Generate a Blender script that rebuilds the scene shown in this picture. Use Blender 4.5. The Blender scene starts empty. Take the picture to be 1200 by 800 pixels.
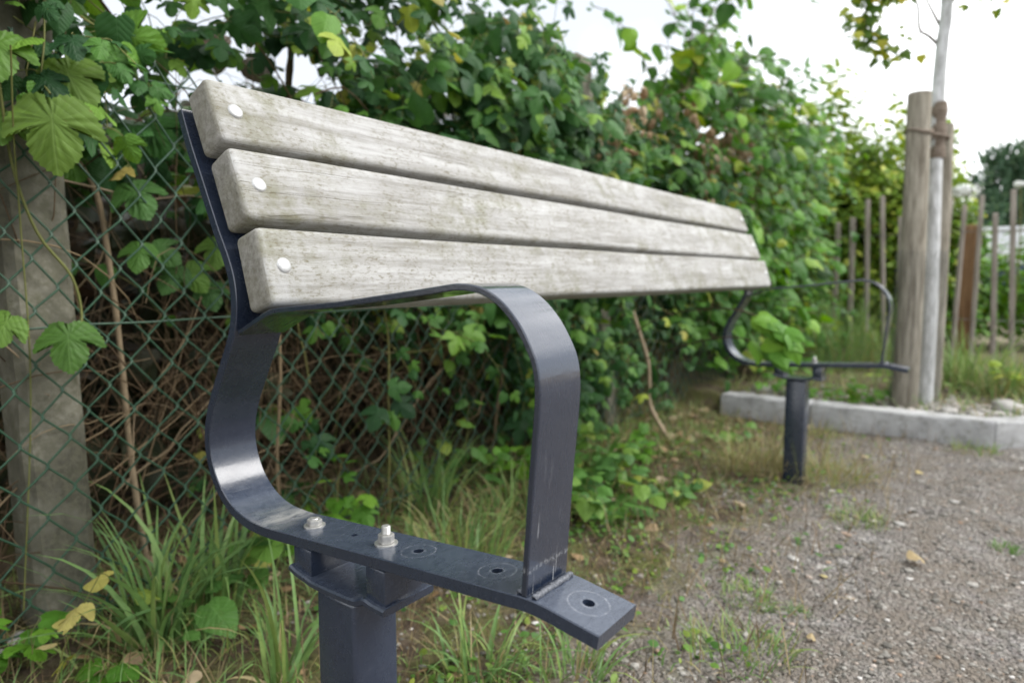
import bpy, bmesh, math, random
import numpy as np
from mathutils import Matrix, Vector

rad = math.radians
scene = bpy.context.scene
COL = scene.collection

# ------------------------------------------------------------------ camera
CAM = np.array([0.5319, -0.4074, 0.6302])
YAW, PITCH = -0.6408, -0.0948
cd = bpy.data.cameras.new('camera')
cd.sensor_width = 36.0
cd.lens = 36.0 * 786.41 / 1200.0
cd.clip_start = 0.02
cd.clip_end = 3000
cd.dof.use_dof = True
cd.dof.focus_distance = 0.66
cd.dof.aperture_fstop = 4.4
cam = bpy.data.objects.new('camera', cd)
COL.objects.link(cam)
cam.location = CAM
cam.rotation_euler = (math.pi / 2 + PITCH, 0, -YAW)
scene.camera = cam

# ------------------------------------------------------------------ sky, sun, exposure
SUN_EL, SUN_AZ = rad(46), rad(60)      # azimuth from +Y towards +X
w = bpy.data.worlds.new('World')
scene.world = w
w.use_nodes = True
nt = w.node_tree
nt.nodes.clear()
out = nt.nodes.new('ShaderNodeOutputWorld')
sky = nt.nodes.new('ShaderNodeTexSky')
sky.sky_type = 'NISHITA'
sky.sun_disc = False
sky.sun_elevation = SUN_EL
sky.sun_rotation = SUN_AZ
bg1 = nt.nodes.new('ShaderNodeBackground')
bg1.inputs[1].default_value = 0.12
nt.links.new(sky.outputs[0], bg1.inputs[0])
tc = nt.nodes.new('ShaderNodeTexCoord')
nz = nt.nodes.new('ShaderNodeTexNoise')
nz.inputs['Scale'].default_value = 1.7
nz.inputs['Detail'].default_value = 4
nz.inputs['Roughness'].default_value = 0.5
smp = nt.nodes.new('ShaderNodeMapping')
smp.inputs['Location'].default_value = (3.6, 0.0, 0.0)
nt.links.new(tc.outputs['Generated'], smp.inputs[0])
nt.links.new(smp.outputs[0], nz.inputs['Vector'])
cr = nt.nodes.new('ShaderNodeValToRGB')
cr.color_ramp.elements[0].position = 0.42
cr.color_ramp.elements[0].color = (0.27, 0.285, 0.305, 1)
cr.color_ramp.elements[1].position = 0.72
cr.color_ramp.elements[1].color = (1.0, 1.0, 1.0, 1)
nt.links.new(nz.outputs['Fac'], cr.inputs['Fac'])
bg2 = nt.nodes.new('ShaderNodeBackground')
bg2.inputs[1].default_value = 2.5
nt.links.new(cr.outputs[0], bg2.inputs[0])
mixs = nt.nodes.new('ShaderNodeMixShader')
mixs.inputs[0].default_value = 0.90
nt.links.new(bg1.outputs[0], mixs.inputs[1])
nt.links.new(bg2.outputs[0], mixs.inputs[2])
nt.links.new(mixs.outputs[0], out.inputs[0])

sd = bpy.data.lights.new('sun', 'SUN')
sd.energy = 2.7
sd.angle = rad(38)
sd.color = (1.0, 0.975, 0.94)
sun = bpy.data.objects.new('sun', sd)
COL.objects.link(sun)
sdir = Vector((math.sin(SUN_AZ) * math.cos(SUN_EL), math.cos(SUN_AZ) * math.cos(SUN_EL), math.sin(SUN_EL)))
sun.rotation_euler = sdir.to_track_quat('Z', 'Y').to_euler()
sun.location = (3, -3, 6)

vs = scene.view_settings
vs.view_transform = 'Standard'
vs.look = 'None'
vs.gamma = 1
vs.exposure = 0.63
vs.use_curve_mapping = False
scene.cycles.use_denoising = True
scene.cycles.max_bounces = 5
scene.cycles.diffuse_bounces = 2
scene.cycles.glossy_bounces = 3
scene.cycles.transmission_bounces = 3
scene.cycles.use_adaptive_sampling = True
scene.cycles.adaptive_threshold = 0.02

rng = np.random.default_rng(7)
random.seed(7)


# ================================================================== materials
class NB:
    """small node-tree helper"""
    def __init__(self, name):
        self.m = bpy.data.materials.new(name)
        self.m.use_nodes = True
        self.t = self.m.node_tree
        self.t.nodes.clear()
        self.o = self.t.nodes.new('ShaderNodeOutputMaterial')

    def n(self, kind, **kw):
        nd = self.t.nodes.new(kind)
        for k, v in kw.items():
            if k.startswith('_'):
                setattr(nd, k[1:], v)
            else:
                self.set(nd, k, v)
        return nd

    def set(self, nd, key, v):
        key = int(key[1:]) if key[0] == 'i' and key[1:].isdigit() else key.replace('__', ' ')
        s = nd.inputs[key]
        if hasattr(v, 'is_output') or isinstance(v, bpy.types.NodeSocket):
            self.t.links.new(v, s)
        else:
            s.default_value = v

    def ramp(self, fac, stops, interp='LINEAR'):
        r = self.t.nodes.new('ShaderNodeValToRGB')
        cr = r.color_ramp
        cr.interpolation = interp
        while len(cr.elements) < len(stops):
            cr.elements.new(0.5)
        for e, (p, c) in zip(cr.elements, stops):
            e.position = p
            e.color = c if len(c) == 4 else (*c, 1)
        self.t.links.new(fac, r.inputs[0])
        return r.outputs[0]

    def math(self, op, a, b=None, c=None, clamp=False):
        nd = self.t.nodes.new('ShaderNodeMath')
        nd.operation = op
        nd.use_clamp = clamp
        for i, v in enumerate((a, b, c)):
            if v is None:
                continue
            if isinstance(v, bpy.types.NodeSocket):
                self.t.links.new(v, nd.inputs[i])
            else:
                nd.inputs[i].default_value = v
        return nd.outputs[0]

    def mix(self, fac, a, b, mode='MIX'):
        nd = self.t.nodes.new('ShaderNodeMix')
        nd.data_type = 'RGBA'
        nd.blend_type = mode
        for i, v in ((0, fac), (6, a), (7, b)):
            if isinstance(v, bpy.types.NodeSocket):
                self.t.links.new(v, nd.inputs[i])
            else:
                nd.inputs[i].default_value = v if i == 0 or len(v) == 4 else (*v, 1)
        return nd.outputs[2]

    def noise(self, vec, scale, detail=4, rough=0.55, dist=0.0):
        nd = self.n('ShaderNodeTexNoise', Scale=scale, Detail=detail, Roughness=rough, Distortion=dist)
        if vec is not None:
            self.t.links.new(vec, nd.inputs['Vector'])
        return nd.outputs['Fac']

    def coords(self, scale=(1, 1, 1), loc=(0, 0, 0)):
        c = self.t.nodes.new('ShaderNodeTexCoord')
        mp = self.n('ShaderNodeMapping', Scale=scale, Location=loc)
        self.t.links.new(c.outputs['Object'], mp.inputs['Vector'])
        return mp.outputs[0]

    def bump(self, h, strength, dist):
        b = self.n('ShaderNodeBump', Strength=strength, Distance=dist, Height=h)
        return b.outputs[0]

    def principled(self, color, rough, normal=None, metal=0.0, spec=0.5, **kw):
        p = self.n('ShaderNodeBsdfPrincipled')
        for k, v in (('Base Color', color), ('Roughness', rough), ('Metallic', metal), ('Specular IOR Level', spec)):
            if isinstance(v, bpy.types.NodeSocket):
                self.t.links.new(v, p.inputs[k])
            else:
                p.inputs[k].default_value = (*v, 1) if k == 'Base Color' and len(v) == 3 else v
        for k, v in kw.items():
            p.inputs[k.replace('_', ' ')].default_value = v
        if normal is not None:
            self.t.links.new(normal, p.inputs['Normal'])
        return p.outputs[0]

    def done(self, shader):
        self.t.links.new(shader, self.o.inputs[0])
        return self.m


def mat_wood_plank():
    b = NB('weathered_plank_wood')
    warp = b.n('ShaderNodeTexNoise', Scale=3.0, Detail=3.0)
    c0 = b.coords()
    b.t.links.new(c0, warp.inputs['Vector'])
    wv = b.n('ShaderNodeVectorMath', _operation='MULTIPLY_ADD')
    b.t.links.new(warp.outputs['Color'], wv.inputs[0])
    wv.inputs[1].default_value = (0.03, 0.10, 0.03)
    b.t.links.new(c0, wv.inputs[2])

    def st(scale, loc=(0, 0, 0)):
        mp = b.n('ShaderNodeMapping', Scale=scale, Location=loc)
        b.t.links.new(wv.outputs[0], mp.inputs[0])
        return mp.outputs[0]
    fibre = b.noise(st((210, 9, 210)), 1.0, 6, 0.7)
    band = b.noise(st((46, 2.2, 46)), 1.0, 4, 0.6)
    pit = b.noise(st((330, 120, 330)), 1.0, 4, 0.7)
    blot = b.noise(c0, 7.0, 7, 0.68)
    blot2 = b.noise(c0, 26.0, 6, 0.7)
    col = b.ramp(b.math('ADD', b.math('MULTIPLY', fibre, 0.5), b.math('MULTIPLY', band, 0.5)), [(0.36, (0.235, 0.227, 0.21)), (0.50, (0.37, 0.365, 0.355)), (0.62, (0.47, 0.468, 0.462))])
    # grey and pale weathering patches
    col = b.mix(b.ramp(blot, [(0.52, (0, 0, 0)), (0.70, (0.6, 0.6, 0.6))]), col, (0.50, 0.502, 0.502))
    # algae: green grey clouds broken up by finer noise
    am = b.math('MULTIPLY', b.ramp(b.noise(b.coords((1, 0.7, 1), (4, 2, 1)), 9.0, 6, 0.65), [(0.47, (0, 0, 0)), (0.66, (1, 1, 1))]), b.ramp(blot2, [(0.40, (0, 0, 0)), (0.62, (0.75, 0.75, 0.75))]))
    col = b.mix(am, col, (0.175, 0.175, 0.105))
    # dark speckling in the open grain
    sm = b.math('MULTIPLY', b.ramp(pit, [(0.52, (0, 0, 0)), (0.62, (1, 1, 1))]), b.ramp(blot2, [(0.40, (0.10, 0.10, 0.10)), (0.62, (0.9, 0.9, 0.9))]))
    col = b.mix(sm, col, (0.15, 0.13, 0.09))
    # long drying cracks
    crack = b.noise(st((95, 0.8, 95), (3, 1, 2)), 1.0, 3, 0.55)
    ck = b.math('SUBTRACT', 1.0, b.math('MULTIPLY', b.math('ABSOLUTE', b.math('SUBTRACT', crack, 0.5)), 90.0), clamp=True)
    ck = b.math('MULTIPLY', ck, b.ramp(b.noise(c0, 5.0, 3), [(0.50, (0, 0, 0)), (0.60, (0.8, 0.8, 0.8))]))
    col = b.mix(ck, col, (0.10, 0.085, 0.06))
    # sawn ends: darker, speckled, not streaked
    geo = b.n('ShaderNodeNewGeometry')
    ny = b.n('ShaderNodeSeparateXYZ', Vector=geo.outputs['True Normal'])
    endf = b.ramp(b.math('ABSOLUTE', ny.outputs[1]), [(0.55, (0, 0, 0)), (0.9, (1, 1, 1))])
    ends = b.ramp(b.noise(c0, 130, 6, 0.75), [(0.35, (0.16, 0.15, 0.13)), (0.65, (0.34, 0.33, 0.31))])
    col = b.mix(endf, col, ends)
    # grime held on the rounded edges
    pt = b.ramp(geo.outputs['Pointiness'], [(0.505, (0, 0, 0)), (0.57, (1, 1, 1))])
    col = b.mix(b.math('MULTIPLY', pt, b.ramp(blot2, [(0.35, (0.15, 0.15, 0.15)), (0.6, (0.75, 0.75, 0.75))])), col, (0.15, 0.14, 0.085))
    h = b.math('ADD', b.math('MULTIPLY', fibre, 0.7), b.math('MULTIPLY', pit, -0.5))
    h = b.math('SUBTRACT', h, ck)
    return b.done(b.principled(col, 0.85, b.bump(h, 0.6, 0.0014), spec=0.2))


HOLES = [0.0942, 0.1887, 0.2794]


def mat_blue_paint(rings=False):
    b = NB('dark_blue_grey_paint' + ('_scuffed' if rings else ''))
    c0 = b.coords()
    n1 = b.noise(c0, 14, 5, 0.6)
    col = b.ramp(n1, [(0.3, (0.010, 0.016, 0.033)), (0.7, (0.014, 0.022, 0.042))])
    dust = b.noise(c0, 420, 3, 0.6)
    dm = b.ramp(dust, [(0.70, (0, 0, 0)), (0.78, (0.35, 0.35, 0.35))])
    patch = b.ramp(b.noise(c0, 22, 4, 0.6), [(0.48, (0, 0, 0)), (0.66, (1, 1, 1))])
    col = b.mix(b.math('MULTIPLY', dm, patch), col, (0.34, 0.34, 0.35))
    rough = b.math('ADD', 0.12, b.math('MULTIPLY', b.noise(c0, 30, 6, 0.7), 0.30))
    # fine scratches in several directions
    sc = None
    for k, (rx, s) in enumerate(((0.5, 1), (1.7, 1.2), (2.6, 0.9))):
        mp = b.n('ShaderNodeMapping', Rotation=(0, 0, rx), Scale=(900 * s, 26 * s, 300))
        tcn = b.t.nodes.new('ShaderNodeTexCoord')
        b.t.links.new(tcn.outputs['Object'], mp.inputs[0])
        v = b.ramp(b.noise(mp.outputs[0], 1, 2, 0.5), [(0.70, (0, 0, 0)), (0.76, (0.5, 0.5, 0.5))])
        sc = v if sc is None else b.math('MAXIMUM', sc, v)
    big = b.ramp(b.noise(c0, 9, 3, 0.5), [(0.44, (0, 0, 0)), (0.6, (1, 1, 1))])
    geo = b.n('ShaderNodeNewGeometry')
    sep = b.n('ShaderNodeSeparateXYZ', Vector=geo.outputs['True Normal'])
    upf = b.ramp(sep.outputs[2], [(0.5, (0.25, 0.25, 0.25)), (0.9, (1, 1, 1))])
    sc = b.math('MULTIPLY', b.math('MULTIPLY', sc, big), upf)
    col = b.mix(sc, col, (0.30, 0.31, 0.33))
    # dust on flat tops, with a bluish sky reflection painted into its colour
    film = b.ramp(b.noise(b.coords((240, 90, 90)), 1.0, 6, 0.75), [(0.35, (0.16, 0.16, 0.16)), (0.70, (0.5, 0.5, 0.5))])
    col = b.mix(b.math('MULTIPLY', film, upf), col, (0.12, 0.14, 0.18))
    if rings:
        sp = b.n('ShaderNodeSeparateXYZ', Vector=c0)
        gate = b.ramp(sep.outputs[2], [(0.6, (0, 0, 0)), (0.8, (1, 1, 1))])
        wob = b.math('MULTIPLY', b.math('SUBTRACT', b.noise(c0, 180, 3, 0.6), 0.5), 0.0022)
        tot = None
        for hx in HOLES:
            dx = b.math('SUBTRACT', sp.outputs[0], hx)
            dy = b.math('SUBTRACT', sp.outputs[1], 0.0315 - 0.9)
            r = b.math('SQRT', b.math('ADD', b.math('MULTIPLY', dx, dx), b.math('MULTIPLY', dy, dy)))
            d = b.math('ABSOLUTE', b.math('SUBTRACT', b.math('ADD', r, wob), 0.0165))
            ring = b.math('SUBTRACT', 1.0, b.math('MULTIPLY', d, 900.0), clamp=True)
            lip = b.math('SUBTRACT', 1.0, b.math('MULTIPLY', b.math('ABSOLUTE', b.math('SUBTRACT', r, 0.0062)), 700.0), clamp=True)
            ring = b.math('MAXIMUM', ring, b.math('MULTIPLY', lip, 0.7))
            tot = ring if tot is None else b.math('MAXIMUM', tot, ring)
        tot = b.math('MULTIPLY', b.math('MULTIPLY', tot, gate), b.ramp(b.noise(c0, 260, 3), [(0.35, (0.0, 0.0, 0.0)), (0.65, (0.5, 0.5, 0.5))]))
        col = b.mix(tot, col, (0.34, 0.35, 0.38))
        # worn, dusty patch where the bar turns up into the back
        px = b.ramp(sp.outputs[0], [(-0.0, (0, 0, 0)), (1.0, (1, 1, 1))])
        dx = b.math('ABSOLUTE', b.math('ADD', sp.outputs[0], 0.118))
        m = b.math('SUBTRACT', 1.0, b.math('MULTIPLY', dx, 26.0), clamp=True)
        m = b.math('MULTIPLY', b.math('MULTIPLY', m, gate), b.ramp(b.noise(b.coords((90, 30, 60)), 1.0, 6, 0.7), [(0.38, (0, 0, 0)), (0.62, (0.8, 0.8, 0.8))]))
        col = b.mix(m, col, (0.36, 0.355, 0.34))
    bmp = b.bump(b.math('ADD', b.noise(c0, 260, 3, 0.6), b.math('MULTIPLY', b.noise(c0, 60, 3, 0.6), 2.0)), 0.14, 0.0012)
    return b.done(b.principled(col, rough, bmp, spec=0.5, Coat_Weight=0.6, Coat_Roughness=0.14))


def mat_arm_paint():
    b = NB('dark_blue_grey_arm_paint')
    c0 = b.coords()
    n1 = b.noise(c0, 14, 5, 0.6)
    col = b.ramp(n1, [(0.3, (0.010, 0.016, 0.033)), (0.7, (0.014, 0.022, 0.042))])
    sp = b.n('ShaderNodeSeparateXYZ', Vector=c0)
    # long rubbed streaks down the front upright
    st = b.noise(b.coords((120, 260, 9)), 1.0, 4, 0.6)
    sm = b.ramp(st, [(0.60, (0, 0, 0)), (0.65, (0.8, 0.8, 0.8))])
    zl = b.ramp(sp.outputs[2], [(0.40, (0.9, 0.9, 0.9)), (0.50, (0, 0, 0))])
    xl = b.math('GREATER_THAN', sp.outputs[0], 0.225)
    sm = b.math('MULTIPLY', b.math('MULTIPLY', sm, zl), xl)
    col = b.mix(sm, col, (0.50, 0.51, 0.52))
    # a rubbed line just above the weld
    zz = b.math('ADD', b.math('SUBTRACT', sp.outputs[2], 0.4035), b.math('MULTIPLY', b.math('SUBTRACT', b.noise(c0, 120, 3), 0.5), 0.008))
    ln = b.math('SUBTRACT', 1.0, b.math('MULTIPLY', b.math('ABSOLUTE', zz), 300.0), clamp=True)
    ln = b.math('MULTIPLY', b.math('MULTIPLY', ln, xl), b.ramp(b.noise(c0, 300, 3), [(0.40, (0, 0, 0)), (0.7, (0.5, 0.5, 0.5))]))
    col = b.mix(ln, col, (0.45, 0.46, 0.47))
    speck = b.ramp(b.noise(c0, 330, 2, 0.5), [(0.76, (0, 0, 0)), (0.82, (0.35, 0.35, 0.35))])
    col = b.mix(speck, col, (0.33, 0.34, 0.35))
    rough = b.math('ADD', 0.10, b.math('MULTIPLY', b.noise(b.coords((40, 220, 40)), 1.0, 4, 0.7), 0.30))
    hb = b.noise(b.coords((150, 55, 150)), 1.0, 4, 0.65)
    return b.done(b.principled(col, rough, b.bump(hb, 0.30, 0.0012), spec=0.7, Coat_Weight=1.0, Coat_Roughness=0.09))


def mat_simple(name, col, rough, col2=None, scale=20, bump=0.0, metal=0.0, spec=0.5, stretch=(1, 1, 1), bdist=0.003, detail=5):
    b = NB(name)
    c = b.coords(stretch)
    n = b.noise(c, scale, detail, 0.62)
    cc = b.ramp(n, [(0.32, col), (0.68, col2 or col)])
    nm = b.bump(n, bump, bdist) if bump else None
    return b.done(b.principled(cc, rough, nm, metal=metal, spec=spec))


def mat_concrete(name, c1, c2, c3):
    b = NB(name)
    c = b.coords()
    n1 = b.noise(c, 9, 6, 0.65)
    n2 = b.noise(c, 90, 5, 0.7)
    vor = b.n('ShaderNodeTexVoronoi', Scale=140.0, Vector=c)
    col = b.ramp(n1, [(0.38, c1), (0.60, c2)])
    col = b.mix(b.ramp(n2, [(0.42, (0, 0, 0)), (0.60, (0.8, 0.8, 0.8))]), col, c3)
    col = b.mix(b.ramp(b.noise(c, 24, 6, 0.7), [(0.50, (0, 0, 0)), (0.70, (0.6, 0.6, 0.6))]), col, (0.10, 0.10, 0.06))
    pit = b.ramp(vor.outputs['Distance'], [(0.0, (0.6, 0.6, 0.6)), (0.25, (0, 0, 0))])
    h = b.math('SUBTRACT', b.math('ADD', n2, n1), b.math('MULTIPLY', pit, 0.6))
    return b.done(b.principled(col, 0.92, b.bump(h, 0.5, 0.003), spec=0.2))


def mat_leaf(name, stops, per_object, trans=0.35, rough=0.48, veins=True, spec=0.24):
    b = NB(name)
    if per_object:
        tint = b.n('ShaderNodeObjectInfo').outputs['Random']
    else:
        a = b.n('ShaderNodeAttribute')
        a.attribute_name = 'tint'
        tint = a.outputs['Fac']
    col = b.ramp(tint, stops)
    uv = b.n('ShaderNodeUVMap')
    uv.uv_map = 'UVMap'
    off = b.n('ShaderNodeVectorMath', _operation='ADD')
    b.t.links.new(uv.outputs[0], off.inputs[0])
    cmb = b.n('ShaderNodeCombineXYZ', X=b.math('MULTIPLY', tint, 37.0), Y=b.math('MULTIPLY', tint, 91.0), Z=0.0)
    b.t.links.new(cmb.outputs[0], off.inputs[1])
    blot = b.noise(off.outputs[0], 3.2, 5, 0.65)
    hsv = b.n('ShaderNodeHueSaturation', Hue=0.5, Saturation=1.0, Value=b.math('ADD', 0.72, b.math('MULTIPLY', blot, 0.6)), Fac=1.0, Color=col)
    col = hsv.outputs[0]
    spot = b.ramp(b.noise(off.outputs[0], 7.5, 3, 0.6), [(0.68, (0, 0, 0)), (0.76, (0.55, 0.55, 0.55))])
    col = b.mix(spot, col, (0.16, 0.12, 0.035))
    nm = None
    if veins:
        s = b.n('ShaderNodeSeparateXYZ', Vector=uv.outputs[0])
        ax = b.math('ABSOLUTE', s.outputs[0])
        mid = b.math('SUBTRACT', 1.0, b.math('MULTIPLY', ax, 55.0), clamp=True)
        ph = b.math('MULTIPLY', b.math('SUBTRACT', s.outputs[1], b.math('MULTIPLY', ax, 0.85)), 7.0)
        fr = b.math('ABSOLUTE', b.math('SUBTRACT', b.math('FRACT', ph), 0.5))
        side = b.math('SUBTRACT', 1.0, b.math('MULTIPLY', fr, 11.0), clamp=True)
        v = b.math('MAXIMUM', mid, b.math('MULTIPLY', side, 0.6))
        lite = b.n('ShaderNodeHueSaturation', Hue=0.49, Saturation=0.85, Value=1.7, Fac=1.0, Color=col)
        col = b.mix(b.math('MULTIPLY', v, 0.38), col, lite.outputs[0])
        wav = b.math('SUBTRACT', b.math('MULTIPLY', fr, 0.8), b.math('MULTIPLY', v, 0.5))
        nm = b.bump(wav, 0.35, 0.003)
    p = b.principled(col, rough, nm, spec=spec)
    tcol = b.n('ShaderNodeHueSaturation', Hue=0.475, Saturation=1.1, Value=1.45, Fac=1.0, Color=col)
    t = b.n('ShaderNodeBsdfTranslucent', Color=tcol.outputs[0])
    if nm is not None:
        b.t.links.new(nm, t.inputs['Normal'])
    mx = b.n('ShaderNodeMixShader', i0=trans)
    b.t.links.new(p, mx.inputs[1])
    b.t.links.new(t.outputs[0], mx.inputs[2])
    return b.done(mx.outputs[0])


def mat_tint(name, stops, rough=0.8, spec=0.25, trans=0.0, bump=0.0):
    b = NB(name)
    a = b.n('ShaderNodeAttribute')
    a.attribute_name = 'tint'
    col = b.ramp(a.outputs['Fac'], stops)
    n = b.noise(b.coords(), 90, 4, 0.6)
    hsv = b.n('ShaderNodeHueSaturation', Hue=0.5, Saturation=1.0, Value=b.math('ADD', 0.7, b.math('MULTIPLY', n, 0.6)), Fac=1.0, Color=col)
    p = b.principled(hsv.outputs[0], rough, b.bump(n, bump, 0.002) if bump else None, spec=spec)
    if trans:
        t = b.n('ShaderNodeBsdfTranslucent', Color=hsv.outputs[0])
        mx = b.n('ShaderNodeMixShader', i0=trans)
        b.t.links.new(p, mx.inputs[1])
        b.t.links.new(t.outputs[0], mx.inputs[2])
        return b.done(mx.outputs[0])
    return b.done(p)


def mat_ground():
    b = NB('ground_soil_and_gravel')
    c = b.coords()
    s = b.n('ShaderNodeSeparateXYZ', Vector=c)
    X, Y = s.outputs[0], s.outputs[1]
    # gravel
    v1 = b.n('ShaderNodeTexVoronoi', Scale=95.0, Vector=c)
    v2 = b.n('ShaderNodeTexVoronoi', Scale=210.0, Vector=c)
    sepc = b.n('ShaderNodeSeparateColor', Color=v1.outputs['Color'])
    sepd = b.n('ShaderNodeSeparateColor', Color=v2.outputs['Color'])
    g1 = b.ramp(sepc.outputs[0], [(0.0, (0.13, 0.122, 0.108)), (0.55, (0.235, 0.222, 0.20)), (0.85, (0.34, 0.325, 0.30)), (1.0, (0.50, 0.48, 0.45))])
    g2 = b.ramp(sepd.outputs[1], [(0.0, (0.12, 0.105, 0.10)), (0.7, (0.23, 0.21, 0.20)), (1.0, (0.40, 0.38, 0.36))])
    grav = b.mix(b.ramp(b.noise(c, 40, 4), [(0.4, (0, 0, 0)), (0.6, (1, 1, 1))]), g1, g2)
    dirt = b.ramp(b.noise(c, 5.5, 7, 0.65), [(0.36, (0, 0, 0)), (0.60, (0.85, 0.85, 0.85))])
    grav = b.mix(dirt, grav, b.ramp(b.noise(c, 160, 4, 0.7), [(0.35, (0.12, 0.098, 0.076)), (0.65, (0.24, 0.205, 0.165))]))
    # soil with moss and straw
    n5 = b.noise(c, 26, 7, 0.7)
    soil = b.ramp(n5, [(0.30, (0.030, 0.021, 0.015)), (0.5, (0.082, 0.060, 0.042)), (0.70, (0.175, 0.14, 0.10))])
    moss = b.ramp(b.noise(c, 7.5, 6, 0.65), [(0.44, (0, 0, 0)), (0.60, (0.8, 0.8, 0.8))])
    soil = b.mix(moss, soil, b.ramp(b.noise(c, 120, 4, 0.7), [(0.35, (0.05, 0.06, 0.015)), (0.65, (0.15, 0.155, 0.05))]))
    # where: path for X > ~0, soil towards the fence; bed behind the kerb
    wob = b.math('MULTIPLY', b.math('SUBTRACT', b.noise(c, 3.2, 7, 0.62), 0.5), 0.9)
    e = b.math('ADD', X, wob)
    pm = b.n('ShaderNodeMapRange', Value=e, i1=-0.10, i2=0.12)
    bed1 = b.n('ShaderNodeMapRange', Value=Y, i1=2.66, i2=2.70)
    bed2 = b.n('ShaderNodeMapRange', Value=b.math('SUBTRACT', Y, X), i1=2.17, i2=2.20)
    bed = b.math('MULTIPLY', bed1.outputs[0], bed2.outputs[0])
    path = b.math('MULTIPLY', pm.outputs[0], b.math('SUBTRACT', 1.0, bed))
    col = b.mix(path, soil, grav)
    far = b.n('ShaderNodeMapRange', Value=Y, i1=4.9, i2=6.5)
    col = b.mix(far.outputs[0], col, b.ramp(b.noise(c, 4, 6), [(0.35, (0.22, 0.18, 0.13)), (0.65, (0.33, 0.28, 0.21))]))
    h1 = b.math('ADD', b.math('MULTIPLY', v1.outputs['Distance'], -1.2), b.math('MULTIPLY', v2.outputs['Distance'], -0.6))
    h = b.math('ADD', b.math('MULTIPLY', h1, path), b.math('MULTIPLY', n5, b.math('SUBTRACT', 1.3, path)))
    return b.done(b.principled(col, 0.93, b.bump(h, 0.9, 0.012), spec=0.2))


M = {}
M['wood'] = mat_wood_plank()
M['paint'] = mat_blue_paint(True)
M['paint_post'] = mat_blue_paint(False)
M['paint_arm'] = mat_arm_paint()
M['steel'] = mat_simple('dull_galvanised_steel', (0.42, 0.41, 0.39), 0.42, (0.62, 0.61, 0.58), 160, 0.15, 0.75, 0.5)
M['bolt'] = mat_simple('pale_steel_bolt', (0.42, 0.42, 0.41), 0.42, (0.56, 0.56, 0.55), 90, 0.15, 0.5, 0.5)
M['weld'] = mat_simple('painted_weld_seam', (0.05, 0.055, 0.07), 0.4, (0.17, 0.18, 0.20), 420, 0.5)
M['ground'] = mat_ground()
M['post_conc'] = mat_concrete('mossy_concrete', (0.075, 0.072, 0.055), (0.23, 0.22, 0.175), (0.13, 0.125, 0.09))
M['kerb'] = mat_concrete('grey_kerb_concrete', (0.28, 0.28, 0.28), (0.47, 0.47, 0.47), (0.36, 0.355, 0.345))
M['wire'] = mat_simple('green_coated_wire', (0.012, 0.045, 0.022), 0.42, (0.024, 0.075, 0.038), 50, 0.05)
M['stake'] = mat_simple('grey_brown_stake_wood', (0.13, 0.11, 0.08), 0.85, (0.42, 0.385, 0.315), 7, 0.9, 0, 0.2, (9, 9, 0.9), 0.008)
M['paling'] = mat_simple('weathered_paling_wood', (0.17, 0.145, 0.12), 0.85, (0.40, 0.355, 0.31), 6, 0.4, 0, 0.2, (9, 9, 0.8), 0.004)
M['brown_post'] = mat_simple('brown_post_wood', (0.12, 0.065, 0.03), 0.8, (0.29, 0.175, 0.09), 6, 0.4, 0, 0.2, (9, 9, 0.8), 0.004)
M['whitewash'] = mat_simple('limewashed_bark', (0.34, 0.34, 0.33), 0.85, (0.70, 0.71, 0.71), 9, 0.7, 0, 0.25, (6, 6, 1.6), 0.006)
M['bark'] = mat_simple('grey_bark', (0.10, 0.085, 0.07), 0.85, (0.24, 0.21, 0.18), 12, 0.5, 0, 0.2, (5, 5, 1), 0.004)
M['coir'] = mat_simple('coir_wrap', (0.13, 0.10, 0.075), 0.95, (0.30, 0.25, 0.205), 60, 0.8, 0, 0.1, (1, 1, 4), 0.004)
M['guard'] = mat_simple('grey_guard_wire', (0.10, 0.11, 0.105), 0.5, (0.17, 0.18, 0.17), 40, 0, 0.4)
M['white_paint'] = mat_simple('white_box_paint', (0.72, 0.75, 0.80), 0.5, (0.80, 0.82, 0.86), 5)
M['blue_panel'] = mat_simple('dull_blue_panel', (0.03, 0.045, 0.11), 0.5, (0.05, 0.07, 0.15), 5)
M['black_rubber'] = mat_simple('black_rubber', (0.012, 0.012, 0.013), 0.7, (0.02, 0.02, 0.02), 30)
M['red_plastic'] = mat_simple('red_plastic', (0.40, 0.03, 0.05), 0.5, (0.5, 0.05, 0.07), 8)
M['stone'] = mat_simple('pale_stone', (0.25, 0.24, 0.22), 0.9, (0.48, 0.46, 0.43), 14, 0.5, 0, 0.2, (1, 1, 1), 0.01)
M['petal'] = mat_simple('white_petals', (0.74, 0.76, 0.70), 0.7, (0.82, 0.83, 0.8), 30)

HOP = [(0.0, (0.017, 0.058, 0.019)), (0.35, (0.032, 0.100, 0.026)), (0.62, (0.055, 0.153, 0.029)), (0.83, (0.105, 0.239, 0.032)),
       (0.955, (0.185, 0.320, 0.044)), (0.985, (0.395, 0.436, 0.066)), (1.0, (0.272, 0.203, 0.066))]
HEART = [(0.0, (0.024, 0.079, 0.015)), (0.4, (0.049, 0.151, 0.019)), (0.75, (0.101, 0.267, 0.024)), (0.95, (0.189, 0.362, 0.033)), (1.0, (0.339, 0.389, 0.054))]
YEL = [(0.0, (0.075, 0.151, 0.021)), (0.5, (0.160, 0.269, 0.032)), (0.85, (0.280, 0.381, 0.048)), (1.0, (0.440, 0.470, 0.080))]
BRIGHT = [(0.0, (0.055, 0.150, 0.018)), (0.5, (0.094, 0.240, 0.023)), (1.0, (0.165, 0.324, 0.032))]
WEED = [(0.0, (0.050, 0.125, 0.032)), (0.5, (0.083, 0.194, 0.036)), (0.85, (0.143, 0.250, 0.040)), (1.0, (0.264, 0.312, 0.056))]
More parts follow.
